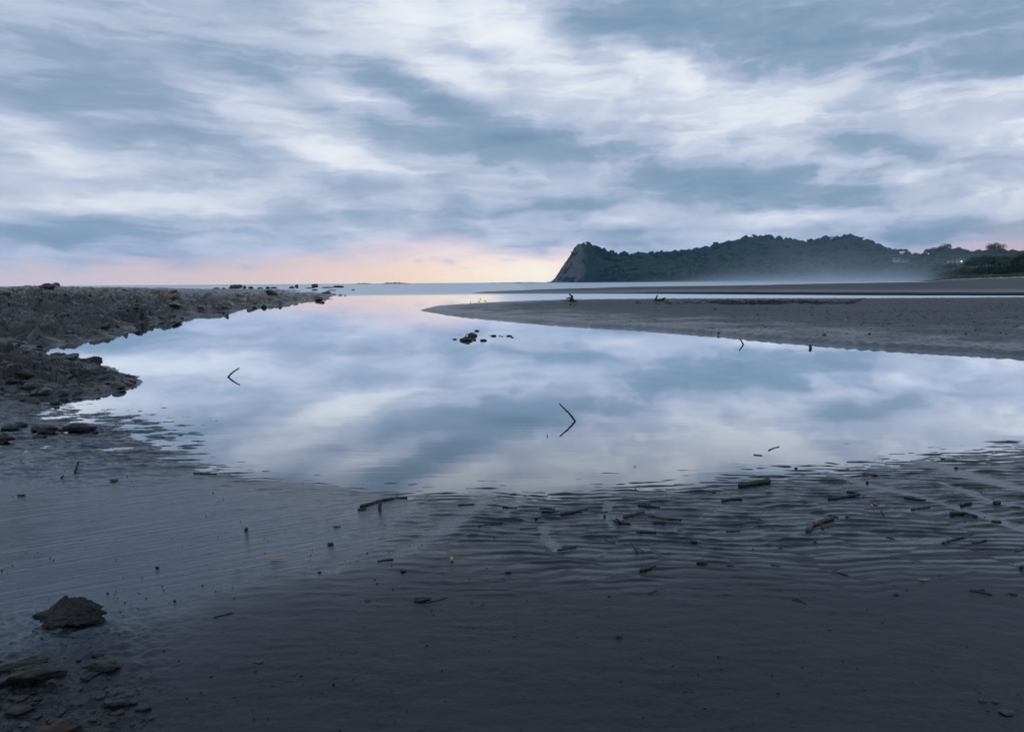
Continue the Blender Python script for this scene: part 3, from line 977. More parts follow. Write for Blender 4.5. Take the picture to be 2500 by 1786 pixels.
def make_tree(seed, h, spread, umbrella=False, open_=False):
    """mesh pair (trunk with limbs, crown), base at the origin"""
    r = random.Random(seed)
    rn = np.random.default_rng(seed)
    parts, tips = [], []
    fork = h * (.42 if umbrella else .3)
    parts.append(tube([(0, 0, -.8), (r.uniform(-.2, .2), 0, fork * .5), (r.uniform(-.4, .4), r.uniform(-.3, .3), fork)], [h * .035, h * .028, h * .022], 7))
    nl = 7 if umbrella else 6
    for i in range(nl):
        a = i / nl * 2 * math.pi + r.uniform(-.3, .3)
        l = spread * r.uniform(.55, 1.0)
        zz = h * (r.uniform(.78, .95) if umbrella else r.uniform(.42, .92))
        p1 = Vector((math.cos(a) * l * .45, math.sin(a) * l * .45, fork + (zz - fork) * .6))
        p2 = Vector((math.cos(a) * l, math.sin(a) * l, zz))
        parts.append(tube([(0, 0, fork * .92), p1, p2], [h * .016, h * .011, h * .004], 5))
        tips += [p2, (p1 + p2) / 2 + Vector((0, 0, h * .08))]
    tips.append(Vector((0, 0, h * .92)))
    cr = []
    for p in tips:
        rad = spread * (r.uniform(.24, .36) if open_ else r.uniform(.42, .58))
        cr.append(leaf_tris(rn, 150 if open_ else 190, p, rad, spread * .045 + .12, .6 if umbrella else .95, True))
    V = np.concatenate(cr)
    return mesh_py('trunk', *join(parts)), mesh_np('crown', V, np.arange(len(V)).reshape(-1, 3), False)


def add_tree(name, meshes, loc, scale=1.0, rz=0.0, label=None, group=None, mat='tree_leaf'):
    e = link(name, None, loc=loc)
    e.rotation_euler = (0, 0, rz)
    e.scale = (scale,) * 3
    link('trunk', meshes[0], M['bark'], e)
    link('crown', meshes[1], M[mat], e)
    return tag(e, label, 'tree', group)


def hill_at(P, k):
    x, y = hill_xy(P, k)
    return Vector((float(x), float(y), float(hill_z(np.array(float(P)), np.array(float(k))))))


# trees that stand out on the skyline: column, row of the crown's top, height, spread
tree_specs = [
    (2398, 616, 10.5, 8.5, True, 'spreading umbrella tree leaning beside the tallest tree on the ridge'),
    (2424, 597, 17.5, 8.0, False, 'tallest rounded tree on the ridge above the palms'),
    (2338, 607, 9.5, 7.0, False, 'rounded tree on the ridge above the lit teal-roofed house'),
    (2298, 599, 16.5, 9.5, False, 'broad dense tree crowning the ridge between the two houses'),
    (2276, 606, 10.5, 7.5, False, 'dense tree just seaward of the broad ridge-top crown'),
    (2259, 607, 8.5, 3.0, False, 'slim upright tree standing alone on the ridge saddle'),
    (2352, 610, 8.5, 4.6, False, 'small open tree on the ridge beside the pink sky gap'),
    (2198, 609, 9.5, 8.5, True, 'flat-topped umbrella tree above the white house'),
    (2181, 609, 8.5, 5.5, False, 'small tree at the foot of the headland above the white house'),
]
for i, (px, py, h_, sp_, um, lab) in enumerate(tree_specs):
    D = float(np.interp(px, DR_X, DR_D)) - 6
    ztop = zat(px, py, D)
    zb = float(hill_z(np.array(float(px)), np.array(.98)))
    h2 = max(h_, ztop - zb + .5)
    add_tree('ridge_tree', make_tree(50 + i, h2, sp_, um, um), F(px, D, ztop - h2 * 1.02), 1.0, i * 1.3, lab)
hl = [make_tree(80 + i, 9.5, 5.5, i == 1, i == 1) for i in range(3)]
for i, px in enumerate([1398, 1412, 1424, 1436, 1456, 1474, 1494, 1524, 1548, 1566, 1590, 1612, 1636, 1664, 1698, 1744, 1784, 1796, 1836, 1868, 1912, 1992, 2022, 2052, 2076, 2096]):
    p = hill_at(px, 1.0)
    p.z -= 2.0 + (i * 7 % 5) * .4
    add_tree('headland_tree', hl[i % 3], p, .62 + .10 * (i * 5 % 4), i * 2.1, 'dark tree standing on the skyline of the headland', 'trees along the headland skyline', 'canopy')


# ------------------------------------------------------------------ coconut palms behind the beach
def make_palm(seed, h):
    r = random.Random(seed)
    lean = r.uniform(-.9, .9)
    path = [(lean * (i / 6) ** 1.6, .2 * math.sin(i), h * i / 6) for i in range(7)]
    trunk = mesh_py('trunk', *tube(path, [.24, .19, .16, .15, .14, .13, .12], 8))
    top = Vector(path[-1])
    fr = []
    for k in range(17):
        a = k * 2.4 + r.uniform(-.2, .2)
        L = r.uniform(3.0, 3.9)
        lift = r.uniform(-.45, 1.0)
        spine = []
        for j in range(8):
            s = j / 7
            out = L * (s - .18 * s * s * (1.2 - lift))
            zz = L * (lift * .62 * s - (.72 + .25 * lift) * s * s)
            spine.append(top + Vector((math.cos(a) * out, math.sin(a) * out, zz)))
        side = Vector((-math.sin(a), math.cos(a), 0))
        vs, fs = [], []
        for j in range(7):
            for sub in range(3):
                q = spine[j].lerp(spine[j + 1], sub / 3)
                q2 = spine[j].lerp(spine[j + 1], sub / 3 + .22)
                s = (j + sub / 3) / 7
                wd = .95 * max(.02, math.sin(math.pi * min(1, .12 + s * .9))) ** .7
                for sg in (-1, 1):
                    tip = q2 + side * (sg * wd) + Vector((math.cos(a) * .3, math.sin(a) * .3, -.35 * wd - r.uniform(0, .12)))
                    o = len(vs)
                    vs += [q, q2, tip]
                    fs.append((o, o + 1, o + 2))
        v2, f2 = tube(spine, [.05, .045, .04, .035, .03, .025, .02, .012], 3, False)
        fr.append((vs, fs))
        fr.append((v2, f2))
    return trunk, mesh_py('crown', *join(fr), smooth=False)


palms = [make_palm(i, 6.8 + .5 * i) for i in range(4)]


def beach_h(p):
    z = surf('beach', p.x, p.y)
    return 3.0 if z is None else z


def dune_d(px):
    """forward distance of the foot of the dune on a bearing"""
    return float(np.interp(tx(px), DUNE_T, DUNE_D))


rr = random.Random(12)
for i in range(64):
    u = max(0.0, (i + rr.uniform(-.4, .4)) / 63)
    px = 2232 + 330 * u
    D = dune_d(px) * rr.uniform(1.27, 1.42)
    p = F(px, D)
    p.z = beach_h(p) - .1
    e = link('palm_tree', None, loc=p)
    e.rotation_euler = (0, 0, rr.uniform(0, 6.28))
    e.scale = (rr.uniform(.72, 1.35),) * 3
    tr_, cr_ = palms[i % 4]
    link('trunk', tr_, M['bark'], e)
    link('crown', cr_, M['palm_leaf'], e)
    tag(e, 'coconut palm in the grove behind the grassy dune', 'palm', 'coconut palms behind the beach')

# undergrowth behind and between the palms
pts = []
for i in range(800):
    u = rng.uniform(0, 1)
    px = 2175 + 400 * u
    D = dune_d(px) * (1.29 + .35 * rng.uniform(0, 1) ** 1.6)
    p = F(px, D)
    sz = rng.uniform(1.7, 3.6)
    pts.append(leaf_tris(rng, 60, (p.x, p.y, beach_h(p) + sz * .55), sz, .55, .9))
for i in range(160):            # low scrub along the foot of the headland
    px = rng.uniform(1700, 2230)
    x, y = hill_xy(px, rng.uniform(-.06, .02))
    sz = rng.uniform(2.5, 5.0)
    pts.append(leaf_tris(rng, 30, (float(x), float(y), 2.0 + sz * .2), sz, .9, .8))
V = np.concatenate(pts)
tag(link('undergrowth', mesh_np('undergrowth', V, np.arange(len(V)).reshape(-1, 3), False), M['tree_leaf']), 'dense undergrowth between the palms and along the foot of the ridge', 'undergrowth', kind='stuff')

# grass on the dune
gp = []
n = 16000
u = rng.uniform(0, 1, n)
pxs = 2150 + 470 * u
k5 = rng.uniform(0, 1.15, n)
Ds = np.interp((pxs - 1250) / (FPX * math.cos(PITCH) * 1.006), DUNE_T, DUNE_D) * (1.0 + .27 * k5)
T = (pxs - 1250) / (FPX * math.cos(PITCH) * 1.006)
gx, gy = T * Ds, Ds
gz, _ = beach_z(gx, gy)
keep = (fbm(gx * .05, gy * .03, 3, 501) > -.25)
gx, gy, gz = gx[keep], gy[keep], gz[keep]
n = len(gx)
hgt = rng.uniform(.35, .9, n)
wd = rng.uniform(.25, .5, n)
an = rng.uniform(0, 6.28, n)
tip = np.stack([gx + rng.normal(0, .2, n), gy + rng.normal(0, .2, n), gz + hgt], -1)
l_ = np.stack([gx - np.cos(an) * wd, gy - np.sin(an) * wd, gz - .1], -1)
r_ = np.stack([gx + np.cos(an) * wd, gy + np.sin(an) * wd, gz - .1], -1)
V = np.stack([tip, l_, r_], 1).reshape(-1, 3)
tag(link('grass', mesh_np('grass', V, np.arange(len(V)).reshape(-1, 3), False), M['dune_grass']), 'pale green grass on the dune below the palms', 'grass', kind='stuff')


# ------------------------------------------------------------------ houses on the ridge
def boxv(x0, x1, y0, y1, z0, z1):
    v = [(x0, y0, z0), (x1, y0, z0), (x1, y1, z0), (x0, y1, z0), (x0, y0, z1), (x1, y0, z1), (x1, y1, z1), (x0, y1, z1)]
    return v, [(0, 3, 2, 1), (4, 5, 6, 7), (0, 1, 5, 4), (1, 2, 6, 5), (2, 3, 7, 6), (3, 0, 4, 7)]


def part(name, shape, mat, parent):
    return link(name, mesh_py(name, *shape, smooth=False), M[mat], parent)


def gable(x0, x1, y0, y1, z0, z1, o=.5):
    ym = (y0 + y1) / 2
    v = [(x0 - o, y0 - o, z0), (x1 + o, y0 - o, z0), (x1 + o, y1 + o, z0), (x0 - o, y1 + o, z0), (x0 - o, ym, z1), (x1 + o, ym, z1),
         (x0 - o, y0 - o, z0 - .18), (x1 + o, y0 - o, z0 - .18), (x1 + o, y1 + o, z0 - .18), (x0 - o, y1 + o, z0 - .18)]
    return v, [(0, 1, 5, 4), (2, 3, 4, 5), (0, 4, 3), (1, 2, 5), (0, 6, 7, 1), (2, 8, 9, 3), (1, 7, 8, 2), (3, 9, 6, 0), (6, 9, 8, 7)]


def house_root(name, px, py, D, rz, label):
    e = link(name, None, loc=F(px, D, zat(px, py, D)))
    e.rotation_euler = (0, 0, rz)
    return tag(e, label, 'house')


# long white house
e = house_root('hillside_house', 2195, 639, 900, -.25, 'long white house on the wooded slope below the umbrella tree')
part('wall', boxv(-7, 9, 0, 7, -.6, 2.7), 'white_wall', e)
part('wall', boxv(-6.5, -1, -1.2, 5, 2.7, 4.6), 'white_wall', e)
part('roof', boxv(-7.4, -.6, -1.8, 5.6, 4.6, 4.85), 'roof_white', e)
part('roof', boxv(-.9, 9.6, -.9, 7.6, 2.7, 2.95), 'roof_white', e)
for x in (.5, 2.8, 5.1, 7.2):
    wdw = part('window', boxv(x - .75, x + .75, -.06, .1, .4, 2.1), 'window_glass', e)
    part('sill', boxv(x - .85, x + .85, -.16, -.02, .24, .38), 'white_wall', wdw)
part('window', boxv(-5.6, -2.2, -1.26, -1.1, 3.1, 4.2), 'window_glass', e)
part('terrace', boxv(-14, -7, 1, 6, -.6, .3), 'cliff', e)
for x in (-13, -10.5, -8):
    part('post', boxv(x - .12, x + .12, 1.2, 1.44, .3, 2.4), 'tan_leaf', e)
part('pergola', boxv(-13.6, -7.1, .9, 5.8, 2.4, 2.6), 'bark', e)

# teal-roofed house with a lit lamp
e = house_root('lit_house', 2340, 641, 700, -.3, 'teal-roofed house with a bright lamp on the ridge above the palms')
part('wall', boxv(-3, 5, 0, 6, -.4, 2.0), 'white_wall', e)
part('roof', gable(-3, 5, 0, 6, 2.0, 3.6), 'roof_teal', e)
part('wall', boxv(-9, -4.2, 1, 6, -.6, 1.2), 'white_wall', e)
part('roof', gable(-9, -4.2, 1, 6, 1.2, 2.6), 'roof_teal', e)
for x in (-.8, 3.6):
    part('window', boxv(x - .6, x + .6, -.06, .1, .2, 1.5), 'window_glass', e)
part('window', boxv(-7.4, -5.8, .94, 1.1, -.4, .8), 'window_glass', e)
part('porch_lamp', boxv(1.2, 1.95, -.5, -.1, .8, 1.6), 'lamp_glow', e)
part('garden_lamp', boxv(-2.6, -2.0, -3.0, -2.4, -2.2, -1.7), 'lamp_glow', e)

for px, py, D, wd_, rz, lab in [(1928, 655, 1330, 6.5, .35, 'lower of two white roofs among the misty headland trees'), (1956, 647, 1330, 6.0, -.5, 'upper of two white roofs among the misty headland trees')]:
    e = house_root('forest_house', px, py, D, rz, lab)
    part('wall', boxv(-wd_ * .8, wd_ * .8, 0, 6, -5, .2), 'white_wall', e)
    part('roof', gable(-wd_, wd_, -2, 7, .2, 2.0), 'roof_white', e)
    for x in (-2.5, 1.5): part('window', boxv(x - .7, x + .7, -.06, .1, -2, -.6), 'window_glass', e)


# ------------------------------------------------------------------ rocks
def rock_mesh(seed, size, sub=3, angular=.5, rough=.22, taper=0.0):
    """lumpy broken stone, size = (x, y, z) full extents, resting level at z = 0.12 of its height"""
    bm = bmesh.new()
    bmesh.ops.create_icosphere(bm, subdivisions=sub, radius=1.0)
    co = np.array([v.co[:] for v in bm.verts])
    r = np.random.default_rng(seed)
    for _ in range(int(7 + 8 * angular)):          # broken planes
        n = r.normal(size=3)
        n /= np.linalg.norm(n)
        d = r.uniform(.58, .88)
        k = co @ n
        co = co - np.outer(np.clip(k - d, 0, None) * angular * 1.6, n)
    s = seed * 3.7
    for f, a in ((1.3, rough), (3.1, rough * .55), (7.0, rough * .35), (15.0, rough * .18)):
        disp = perlin(co[:, 0] * f + s, co[:, 1] * f + co[:, 2] * f * .7, seed) * .6 + perlin(co[:, 2] * f - s, co[:, 0] * f * .6 - co[:, 1] * f, seed + 3) * .6
        co = co * (1 + a * disp)[:, None]
    if taper:
        q = np.clip((co[:, 2] + 1) / 2, 0, 1)[:, None]
        co[:, :2] *= 1 - taper * q
    ext = co.max(0) - co.min(0)
    co = (co - (co.max(0) + co.min(0)) / 2) / ext * np.array(size)
    co[:, 2] += size[2] * .36
    for v, c in zip(bm.verts, co): v.co = c
    me = bpy.data.meshes.new('rock')
    bm.to_mesh(me)
    bm.free()
    for p in me.polygons: p.use_smooth = True
    return me


def ground_z(x, y):
    zs = [q for q in (surf(n_, x, y) for n_ in ('tidal_flat', 'sandbar', 'rocky_reef')) if q is not None]
    return max(zs + [0.0])


def onground(px, py):
    """point of the shore seen at a picture position"""
    p = G(px, py)
    for _ in range(3):
        p = G(px, py, ground_z(p.x, p.y))
    return p


RK = [0]


def rock(name, px, py, wpx, hpx, label, group=None, mat='boulder', sub=3, ang=.5, depth=.8, rz=None, water=False, sink=0.0, taper=.25, rough=.30):
    """stone whose foot's middle is seen at (px, py), wpx wide and hpx high in the picture"""
    RK[0] += 1
    p = G(px, py) if water else onground(px, py)
    D = p.y
    w_, h_ = wpx / FPX * D, hpx / FPX * D
    h_ = max(h_ - w_ * depth * .55 * min(1, CAM_H / D), h_ * .38)      # part of what is seen is its top
    me = rock_mesh(RK[0] * 13 + 5, (w_, w_ * depth, h_ * 1.18), sub, ang, rough, taper)
    o = link(name, me, M[mat], loc=p + Vector((0, w_ * depth * .25, -sink)))
    o.rotation_euler = (0, 0, 0 if rz is None else rz)
    return tag(o, label, 'rock', group)


# near corner
rock('boulder', 158, 1526, 190, 96, 'dark pyramid-shaped boulder standing alone in the wet mud', sub=6, ang=.35, depth=.50, taper=.78, rough=.34)
rock('stone_slab', 62, 1676, 186, 72, 'long flat dark slab half buried in the near left mud', sub=4, ang=.8, depth=.4, rz=.25)
rock('stone_slab', 30, 1634, 160, 36, 'narrow weedy ledge just behind the long flat slab', sub=4, ang=.7, depth=.3, rz=.3)
rock('dark_rock', 242, 1640, 100, 40, 'black wedge of rock lying right of the long flat slab', sub=4, ang=.8, depth=.5, rz=.1)
rock('dark_rock', 212, 1658, 50, 26, 'small black rock touching the near side of the black wedge', ang=.6)
rock('dark_rock', 236, 1602, 30, 16, 'small tilted rock beyond the black wedge', ang=.7)
rock('dark_rock', 190, 1613, 18, 9, 'little black stone between the slab and the black wedge', ang=.5)
rock('dark_rock', 278, 1724, 64, 36, 'black rock amid the broken gravel right of the corner', sub=4, ang=.7)
rock('dark_rock', 312, 1700, 26, 12, 'small rock at the upper end of the gravel patch', ang=.7)
rock('stone_slab', 134, 1806, 120, 74, 'reddish brown slab cut off by the bottom edge of the picture', mat='red_stone', sub=4, ang=.9, depth=.7)
rock('stone_slab', 230, 1792, 86, 22, 'flat dark stone at the bottom edge beside the reddish slab', sub=4, ang=.7, depth=.5)
rock('rounded_stone', 46, 1708, 36, 16, 'pale rounded stone in the gravel below the long slab', mat='reef_rock', ang=.3)
rock('rounded_stone', 60, 1772, 32, 12, 'rounded stone between the gravel and the reddish slab', mat='reef_rock', ang=.3)
# left margin of the lagoon
rock('boulder', 8, 1083, 40, 30, 'square dark boulder at the left edge on the wet flat', sub=4, ang=.8)
rock('low_rock', 186, 1056, 102, 26, 'low weathered rock reaching into the lagoon below the spit', sub=5, ang=.5, depth=.5, rough=.55)
rock('low_rock', 110, 1060, 50, 24, 'black broken rock at the root of the low weathered rock', sub=4, ang=.8, rough=.5)
rock('low_rock', 84, 1052, 26, 14, 'small dark rock left of the black broken rock', ang=.6)
rock('low_rock', 92, 1072, 34, 14, 'flat black rock in front of the black broken rock', ang=.6)
rock('low_rock', 232, 1058, 16, 8, 'small stone at the tip of the low weathered rock', ang=.4)
rock('low_rock', 22, 1052, 48, 18, 'broad grey rock on the mud shelf above the square boulder', sub=4, ang=.6)
rock('low_rock', 50, 1042, 26, 14, 'pointed dark rock beside the broad grey rock', ang=.7)
rock('small_stone', 247, 1052, 9, 5, 'tiny stone standing in the water off the low rock tip', ang=.4, water=True)
rock('spit_rock', 222, 893, 56, 26, 'square-topped dark rock on the crest of the muddy spit', sub=4, ang=.8)
rock('spit_rock', 152, 876, 26, 16, 'rounded rock on the spit crest left of the square-topped rock', sub=4, ang=.6)
rock('spit_rock', 186, 872, 12, 11, 'small pointed rock on the spit crest', ang=.9)
rock('spit_rock', 52, 924, 40, 24, 'dark rock sunk in the middle of the muddy spit', sub=4, ang=.6)
rock('spit_rock', 30, 936, 34, 16, 'dark oblong rock below the sunken spit rock', sub=4, ang=.5)
rock('spit_rock', 66, 952, 40, 22, 'black weedy rock on the lower face of the spit', sub=4, ang=.7)
rock('spit_rock', 130, 988, 24, 12, 'dark rock at the waterline under the spit', ang=.6)
rock('spit_rock', 205, 952, 78, 18, 'layered shelf rock at the waterline of the spit', sub=5, ang=.7, depth=.4, rough=.45)

# cluster standing in the lagoon
for px, py, w_, h_, lab in [
    (1138, 838, 34, 22, 'wide blocky rock in the lagoon cluster beside the leaning stub'),
    (1154, 826, 25, 19, 'tall rounded rock at the back of the lagoon cluster'),
    (1164, 811, 13, 9, 'rearmost rock of the lagoon cluster'),
    (1110, 831, 13, 8, 'leftmost sizeable rock of the lagoon cluster'),
    (1158, 833, 10, 9, 'small round rock between the blocky and the crumbling rock'),
    (1180, 835, 18, 11, 'crumbling low rock right of the blocky rock'),
    (1176, 840, 6, 4, 'pebble-sized rock nearest the viewer in the lagoon cluster'),
    (1140, 818, 7, 5, 'small rock touching the left of the tall rounded rock'),
    (1205, 823, 14, 9, 'rounded rock in the middle of the right-hand group'),
    (1196, 821, 6, 4, 'small rock just left of the right-hand group\'s rounded rock'),
    (1220, 822, 7, 5, 'left of two small flat rocks in the lagoon gap'),
    (1226, 823, 7, 5, 'right of two small flat rocks in the lagoon gap'),
    (1243, 823, 15, 8, 'flat rock at the right end of the lagoon cluster'),
    (1251, 826, 8, 6, 'small rock leaning on the rightmost flat rock'),
    (1100, 825, 5, 3, 'tiny flat rock at the far left of the lagoon cluster'),
    (1124, 818, 6, 3, 'tiny flat rock behind the left of the lagoon cluster')]:
    rock('lagoon_rock', px, py - h_ * .3, w_, h_ * .55, lab, 'rocks standing in the lagoon', 'boulder', 3, .45, .75, water=True, sink=.01)
# loose boulders off the reef's edge
for px, py, w_, h_, lab in [
    (643, 753, 15, 12, 'round boulder standing in the water off the reef edge'),
    (620, 753, 11, 7, 'small boulder against the reef left of the round boulder'),
    (684, 753, 7, 5, 'small stone in the water right of the round boulder'),
    (778, 736, 22, 12, 'craggy rock off the tip of the reef'),
    (786, 740, 14, 6, 'low rock in front of the craggy reef-tip rock'),
    (795, 721, 26, 12, 'long rock of the chain beyond the reef tip'),
    (815, 721, 12, 4, 'flat rock in the chain beyond the reef tip'),
    (830, 722, 10, 3, 'next-to-last rock of the chain beyond the reef tip'),
    (843, 722, 7, 2.5, 'outermost rock of the chain beyond the reef tip'),
    (722, 744, 12, 2.5, 'low strip of rock awash near the reef edge'),
    (801, 730, 6, 3, 'single small rock in the water below the chain')]:
    rock('reef_boulder', px, py - h_ * .2, w_, h_ * .7, lab, 'boulders off the reef edge', 'reef_rock', 3, .5, .8, water=True)
for px, py, w_, h_, lab in [
    (573, 704.5, 34, 10, 'broad humped boulder at the left of the sea rocks'),
    (597, 705, 9, 8.5, 'upright rock next to the broad humped boulder'),
    (611, 705, 15, 6, 'low rounded boulder right of the upright rock'),
    (635, 705, 14, 4, 'pale low boulder in mid-line of the sea rocks'),
    (653, 705, 11, 6, 'pointed boulder left of the flat one in the sea'),
    (668, 704.5, 18, 4.5, 'flat boulder in the line of sea rocks'),
    (712, 704, 14, 6, 'dome-shaped boulder beside the tall narrow sea rock'),
    (724, 703.5, 9, 9.5, 'tall narrow rock standing in the sea'),
    (768, 702, 17, 9.5, 'largest square boulder of the sea rocks'),
    (756, 704, 26, 3, 'low ledge awash below the largest square boulder'),
    (798, 703, 28, 3, 'thin ledge right of the largest square boulder'),
    (824, 702, 30, 5.5, 'long low boulder at the seaward end of the sea rocks'),
    (768, 709.5, 16, 4, 'low dark rock nearer than the line of sea rocks'),
    (810, 709.5, 22, 2.5, 'narrow strip of rock awash nearest the reef tip'),
    (862, 709, 10, 3, 'small lone rock farthest right in the sea'),
    (528, 706.5, 16, 5, 'boulder where the reef meets the sea rocks'),
    (545, 706, 10, 4, 'small boulder left of the broad humped boulder')]:
    rock('sea_rock', px, py, w_, h_, lab, 'line of rocks in the sea beyond the reef', 'sea_boulder', 3, .45, .7, water=True)
RK[0] += 1
o = link('rock_summit', rock_mesh(991, (1.15, 1.0, .75), 4, .7), M['boulder'], loc=F(118, 60, (surf('rocky_reef', F(118, 60).x, 60.0) or 1.0) + .05))
tag(o, 'single dark rock topping the highest part of the reef', 'rock')
# low islets on the horizon
for px0, px1, hp, lab in [(868, 905, 3.2, 'left half of the low islet on the sea horizon'), (928, 1000, 4.2, 'long low islet on the sea horizon'), (1190, 1340, 2.2, 'thin reef of rocks running out from the cliff foot')]:
    D = 1480.0
    a, b_ = F(px0, D), F(px1, D)
    n = 40
    vs, fs = [], []
    for i in range(n + 1):
        s = i / n
        hgt = hp / FPX * D * (math.sin(math.pi * s) ** .5) * (.45 + .7 * abs(float(perlin(np.array([s * 7 + px0]), np.array([.3]), 3)[0])) + .2 * float(perlin(np.array([s * 23]), np.array([px0]), 5)[0]))
        hgt = max(hgt, .15)
        p = a.lerp(b_, s)
        vs += [(p.x, p.y - 5, -.4), (p.x, p.y, hgt), (p.x, p.y + 5, -.4)]
        if i:
            o_ = 3 * i
            fs += [(o_ - 3, o_, o_ + 1, o_ - 2), (o_ - 2, o_ + 1, o_ + 2, o_ - 1)]
    tag(link('islet', mesh_py('islet', vs, fs), M['sea_boulder']), lab, 'islet')


# ------------------------------------------------------------------ sticks, driftwood, leaves
SK = [0]


def stick(px_pts, thick, label, name='stick', mat='dark_wood', cat='stick', group=None, lift=.3, taper=.65, heights=None, twigs=(), water=False, knots=1.0):
    """branch lying along picture points on the ground; heights (m) raise points above it; twigs: (start index, picture point, height)"""
    SK[0] += 1
    rr = random.Random(SK[0] * 7)
    P = []
    for i, (a, b_) in enumerate(px_pts):
        if heights and heights[i] > 0:
            base = P[0] if P else onground(a, b_)
            d = ray(a, b_)
            k = base.y / d.y * (1 + .0 * i)
            P.append(Vector((d.x * k, base.y + .02 * i, CAM_H + d.z * k)))
        else:
            P.append(G(a, b_) if water else onground(a, b_))
    D = P[0].y
    r0 = thick / FPX * D / 2
    pts, rad = [], []
    for i in range(len(P) - 1):
        n = 6
        for j in range(n):
            s = j / n
            pts.append(P[i].lerp(P[i + 1], s))
    pts.append(P[-1])
    N = len(pts)
    L = sum((pts[i + 1] - pts[i]).length for i in range(N - 1))
    for i in range(N):
        s = i / (N - 1)
        rad.append(r0 * (1 - (1 - taper) * s) * (1 + .16 * knots * math.sin(i * 1.9 + SK[0]) + .12 * knots * (rr.random() - .5)))
        if 0 < i < N - 1:
            pts[i] = pts[i] + Vector((rr.uniform(-1, 1), rr.uniform(-1, 1), rr.uniform(-.5, .5))) * min(r0 * .35, L * .012)
        if not (heights and any(heights)): pts[i] = pts[i] + Vector((0, 0, r0 * lift))
    # rounded, broken ends
    d0, d1 = (pts[0] - pts[1]).normalized(), (pts[-1] - pts[-2]).normalized()
    pts = [pts[0] + d0 * rad[0] * .4] + pts + [pts[-1] + d1 * rad[-1] * .5]
    rad = [rad[0] * .72] + rad + [rad[-1] * .55]
    shapes = [tube(pts, rad, 9, True, SK[0], .10)]
    root = P[0].copy()
    o = link(name, mesh_py(name, [v - root for v in shapes[0][0]], shapes[0][1]), M[mat], loc=root)
    for k_, (i0, tp, hz) in enumerate(twigs):
        a = P[i0]
        q = onground(*tp)
        if hz:
            d = ray(*tp)
            kk = a.y / d.y
            q = Vector((d.x * kk, a.y, CAM_H + d.z * kk))
        else:
            q = q + Vector((0, 0, r0 * .4))
        mid = a.lerp(q, .5) + Vector((0, 0, r0 * .5))
        v, f = tube([a + Vector((0, 0, r0 * lift)), mid, q], [r0 * .75, r0 * .6, r0 * .35], 6, True, k_, .1)
        link('twig', mesh_py('twig', [x - root for x in v], f), M[mat], o)
    return tag(o, label, cat, group)


def leaf(px, py, wpx, ang, label, mat='dead_leaf', curl=.25, name='fallen_leaf', wide=.38, tilt=0.0):
    p = onground(px, py)
    L = wpx / FPX * p.y
    vs, fs = [], []
    n = 9
    for i in range(n):
        s = i / (n - 1)
        hw = L * wide * .5 * max(.03, math.sin(math.pi * s ** .8))
        z = L * curl * (2 * s - 1) ** 2 * .5 + .004
        vs += [(L * (s - .5), -hw, z + hw * .5), (L * (s - .5), 0, z), (L * (s - .5), hw, z + hw * .5)]
        if i:
            o_ = 3 * i
            fs += [(o_ - 3, o_, o_ + 1, o_ - 2), (o_ - 2, o_ + 1, o_ + 2, o_ - 1)]
    o = link(name, mesh_py(name, vs, fs), M[mat], loc=p)
    o.rotation_euler = (tilt, 0, ang)
    sd_ = o.modifiers.new('thickness', 'SOLIDIFY')
    sd_.thickness = max(.0012, L * .012)
    return tag(o, label, 'leaf')


# sticks standing in the lagoon, doubled by their reflections
stick([(557, 920), (568, 908), (581, 899)], 4.6, 'short black stick leaning right out of the lagoon near the spit', heights=[0, 1, 1], water=True, knots=.4)
stick([(1404, 1028), (1394, 1014), (1380, 1000), (1367, 988)], 5.4, 'bent black stick leaning left out of the middle of the lagoon', heights=[0, 1, 1, 1], water=True, taper=.6, knots=.4)
stick([(1815, 841), (1811, 833), (1807, 826)], 4, 'crooked twig rising from the water at the sandbar edge', heights=[0, 1, 1], water=True, knots=.5)
stick([(1979, 850), (1979, 843)], 7, 'stubby black post at the sandbar edge', heights=[0, 1], water=True, taper=.9)
stick([(1133, 828), (1137, 820)], 4, 'leaning stub on the blocky lagoon rock', heights=[0, 1], water=True, taper=.9)
stick([(1336, 1065), (1336, 1060)], 2.5, 'tiny twig tip breaking the lagoon left of the bent stick', heights=[0, 1], water=True)
stick([(183, 1152), (184, 1140), (183, 1130)], 6, 'small upright peg standing in the wet mud on the left', heights=[0, 1, 1], taper=.85, knots=.6)
stick([(149, 1168), (150, 1162)], 6, 'stubby peg left of the upright peg', heights=[0, 1])
for a, b_, c in [((1168, 737), (1174, 730), (1171, 727)), ((1182, 735), (1186, 734), (1188, 736)), ((1149, 740), (1149, 737), (1149.5, 735))]:
    stick([a, b_, c], 1.4, 'thin twig sticking from the shallows behind the sandbar tip', heights=[0, 1, 1], water=True, group='twigs off the sandbar tip')
# driftwood on the rippled flat
stick([(1806, 1188), (1840, 1183), (1877, 1177)], 14, 'thick short log at the edge of the lagoon', 'log', cat='log', taper=1.05, lift=.55, knots=.3)
stick([(1972, 1297), (1982, 1284), (2006, 1275), (2034, 1267)], 12, 'curved brown driftwood branch on the rippled sand', 'driftwood', 'brown_wood', 'driftwood', taper=.85, lift=.6)
stick([(2006, 1288), (2034, 1284)], 5, 'forked black twig under the curved brown branch', twigs=[(0, (2012, 1293), 0)])
stick([(2024, 1219), (2060, 1215), (2097, 1208)], 7, 'dark stick rising to the right above the curved branch', taper=1.2, lift=.7)
stick([(2069, 1200), (2093, 1203.5)], 6, 'short dark billet just beyond the rising stick')
stick([(2208, 1214), (2232, 1218), (2259, 1221)], 7, 'straight dark stick lying across the bright runnel')
stick([(2226, 1244), (2250, 1240), (2271, 1238)], 6, 'straight stick right of the tan leaf on the ripples')
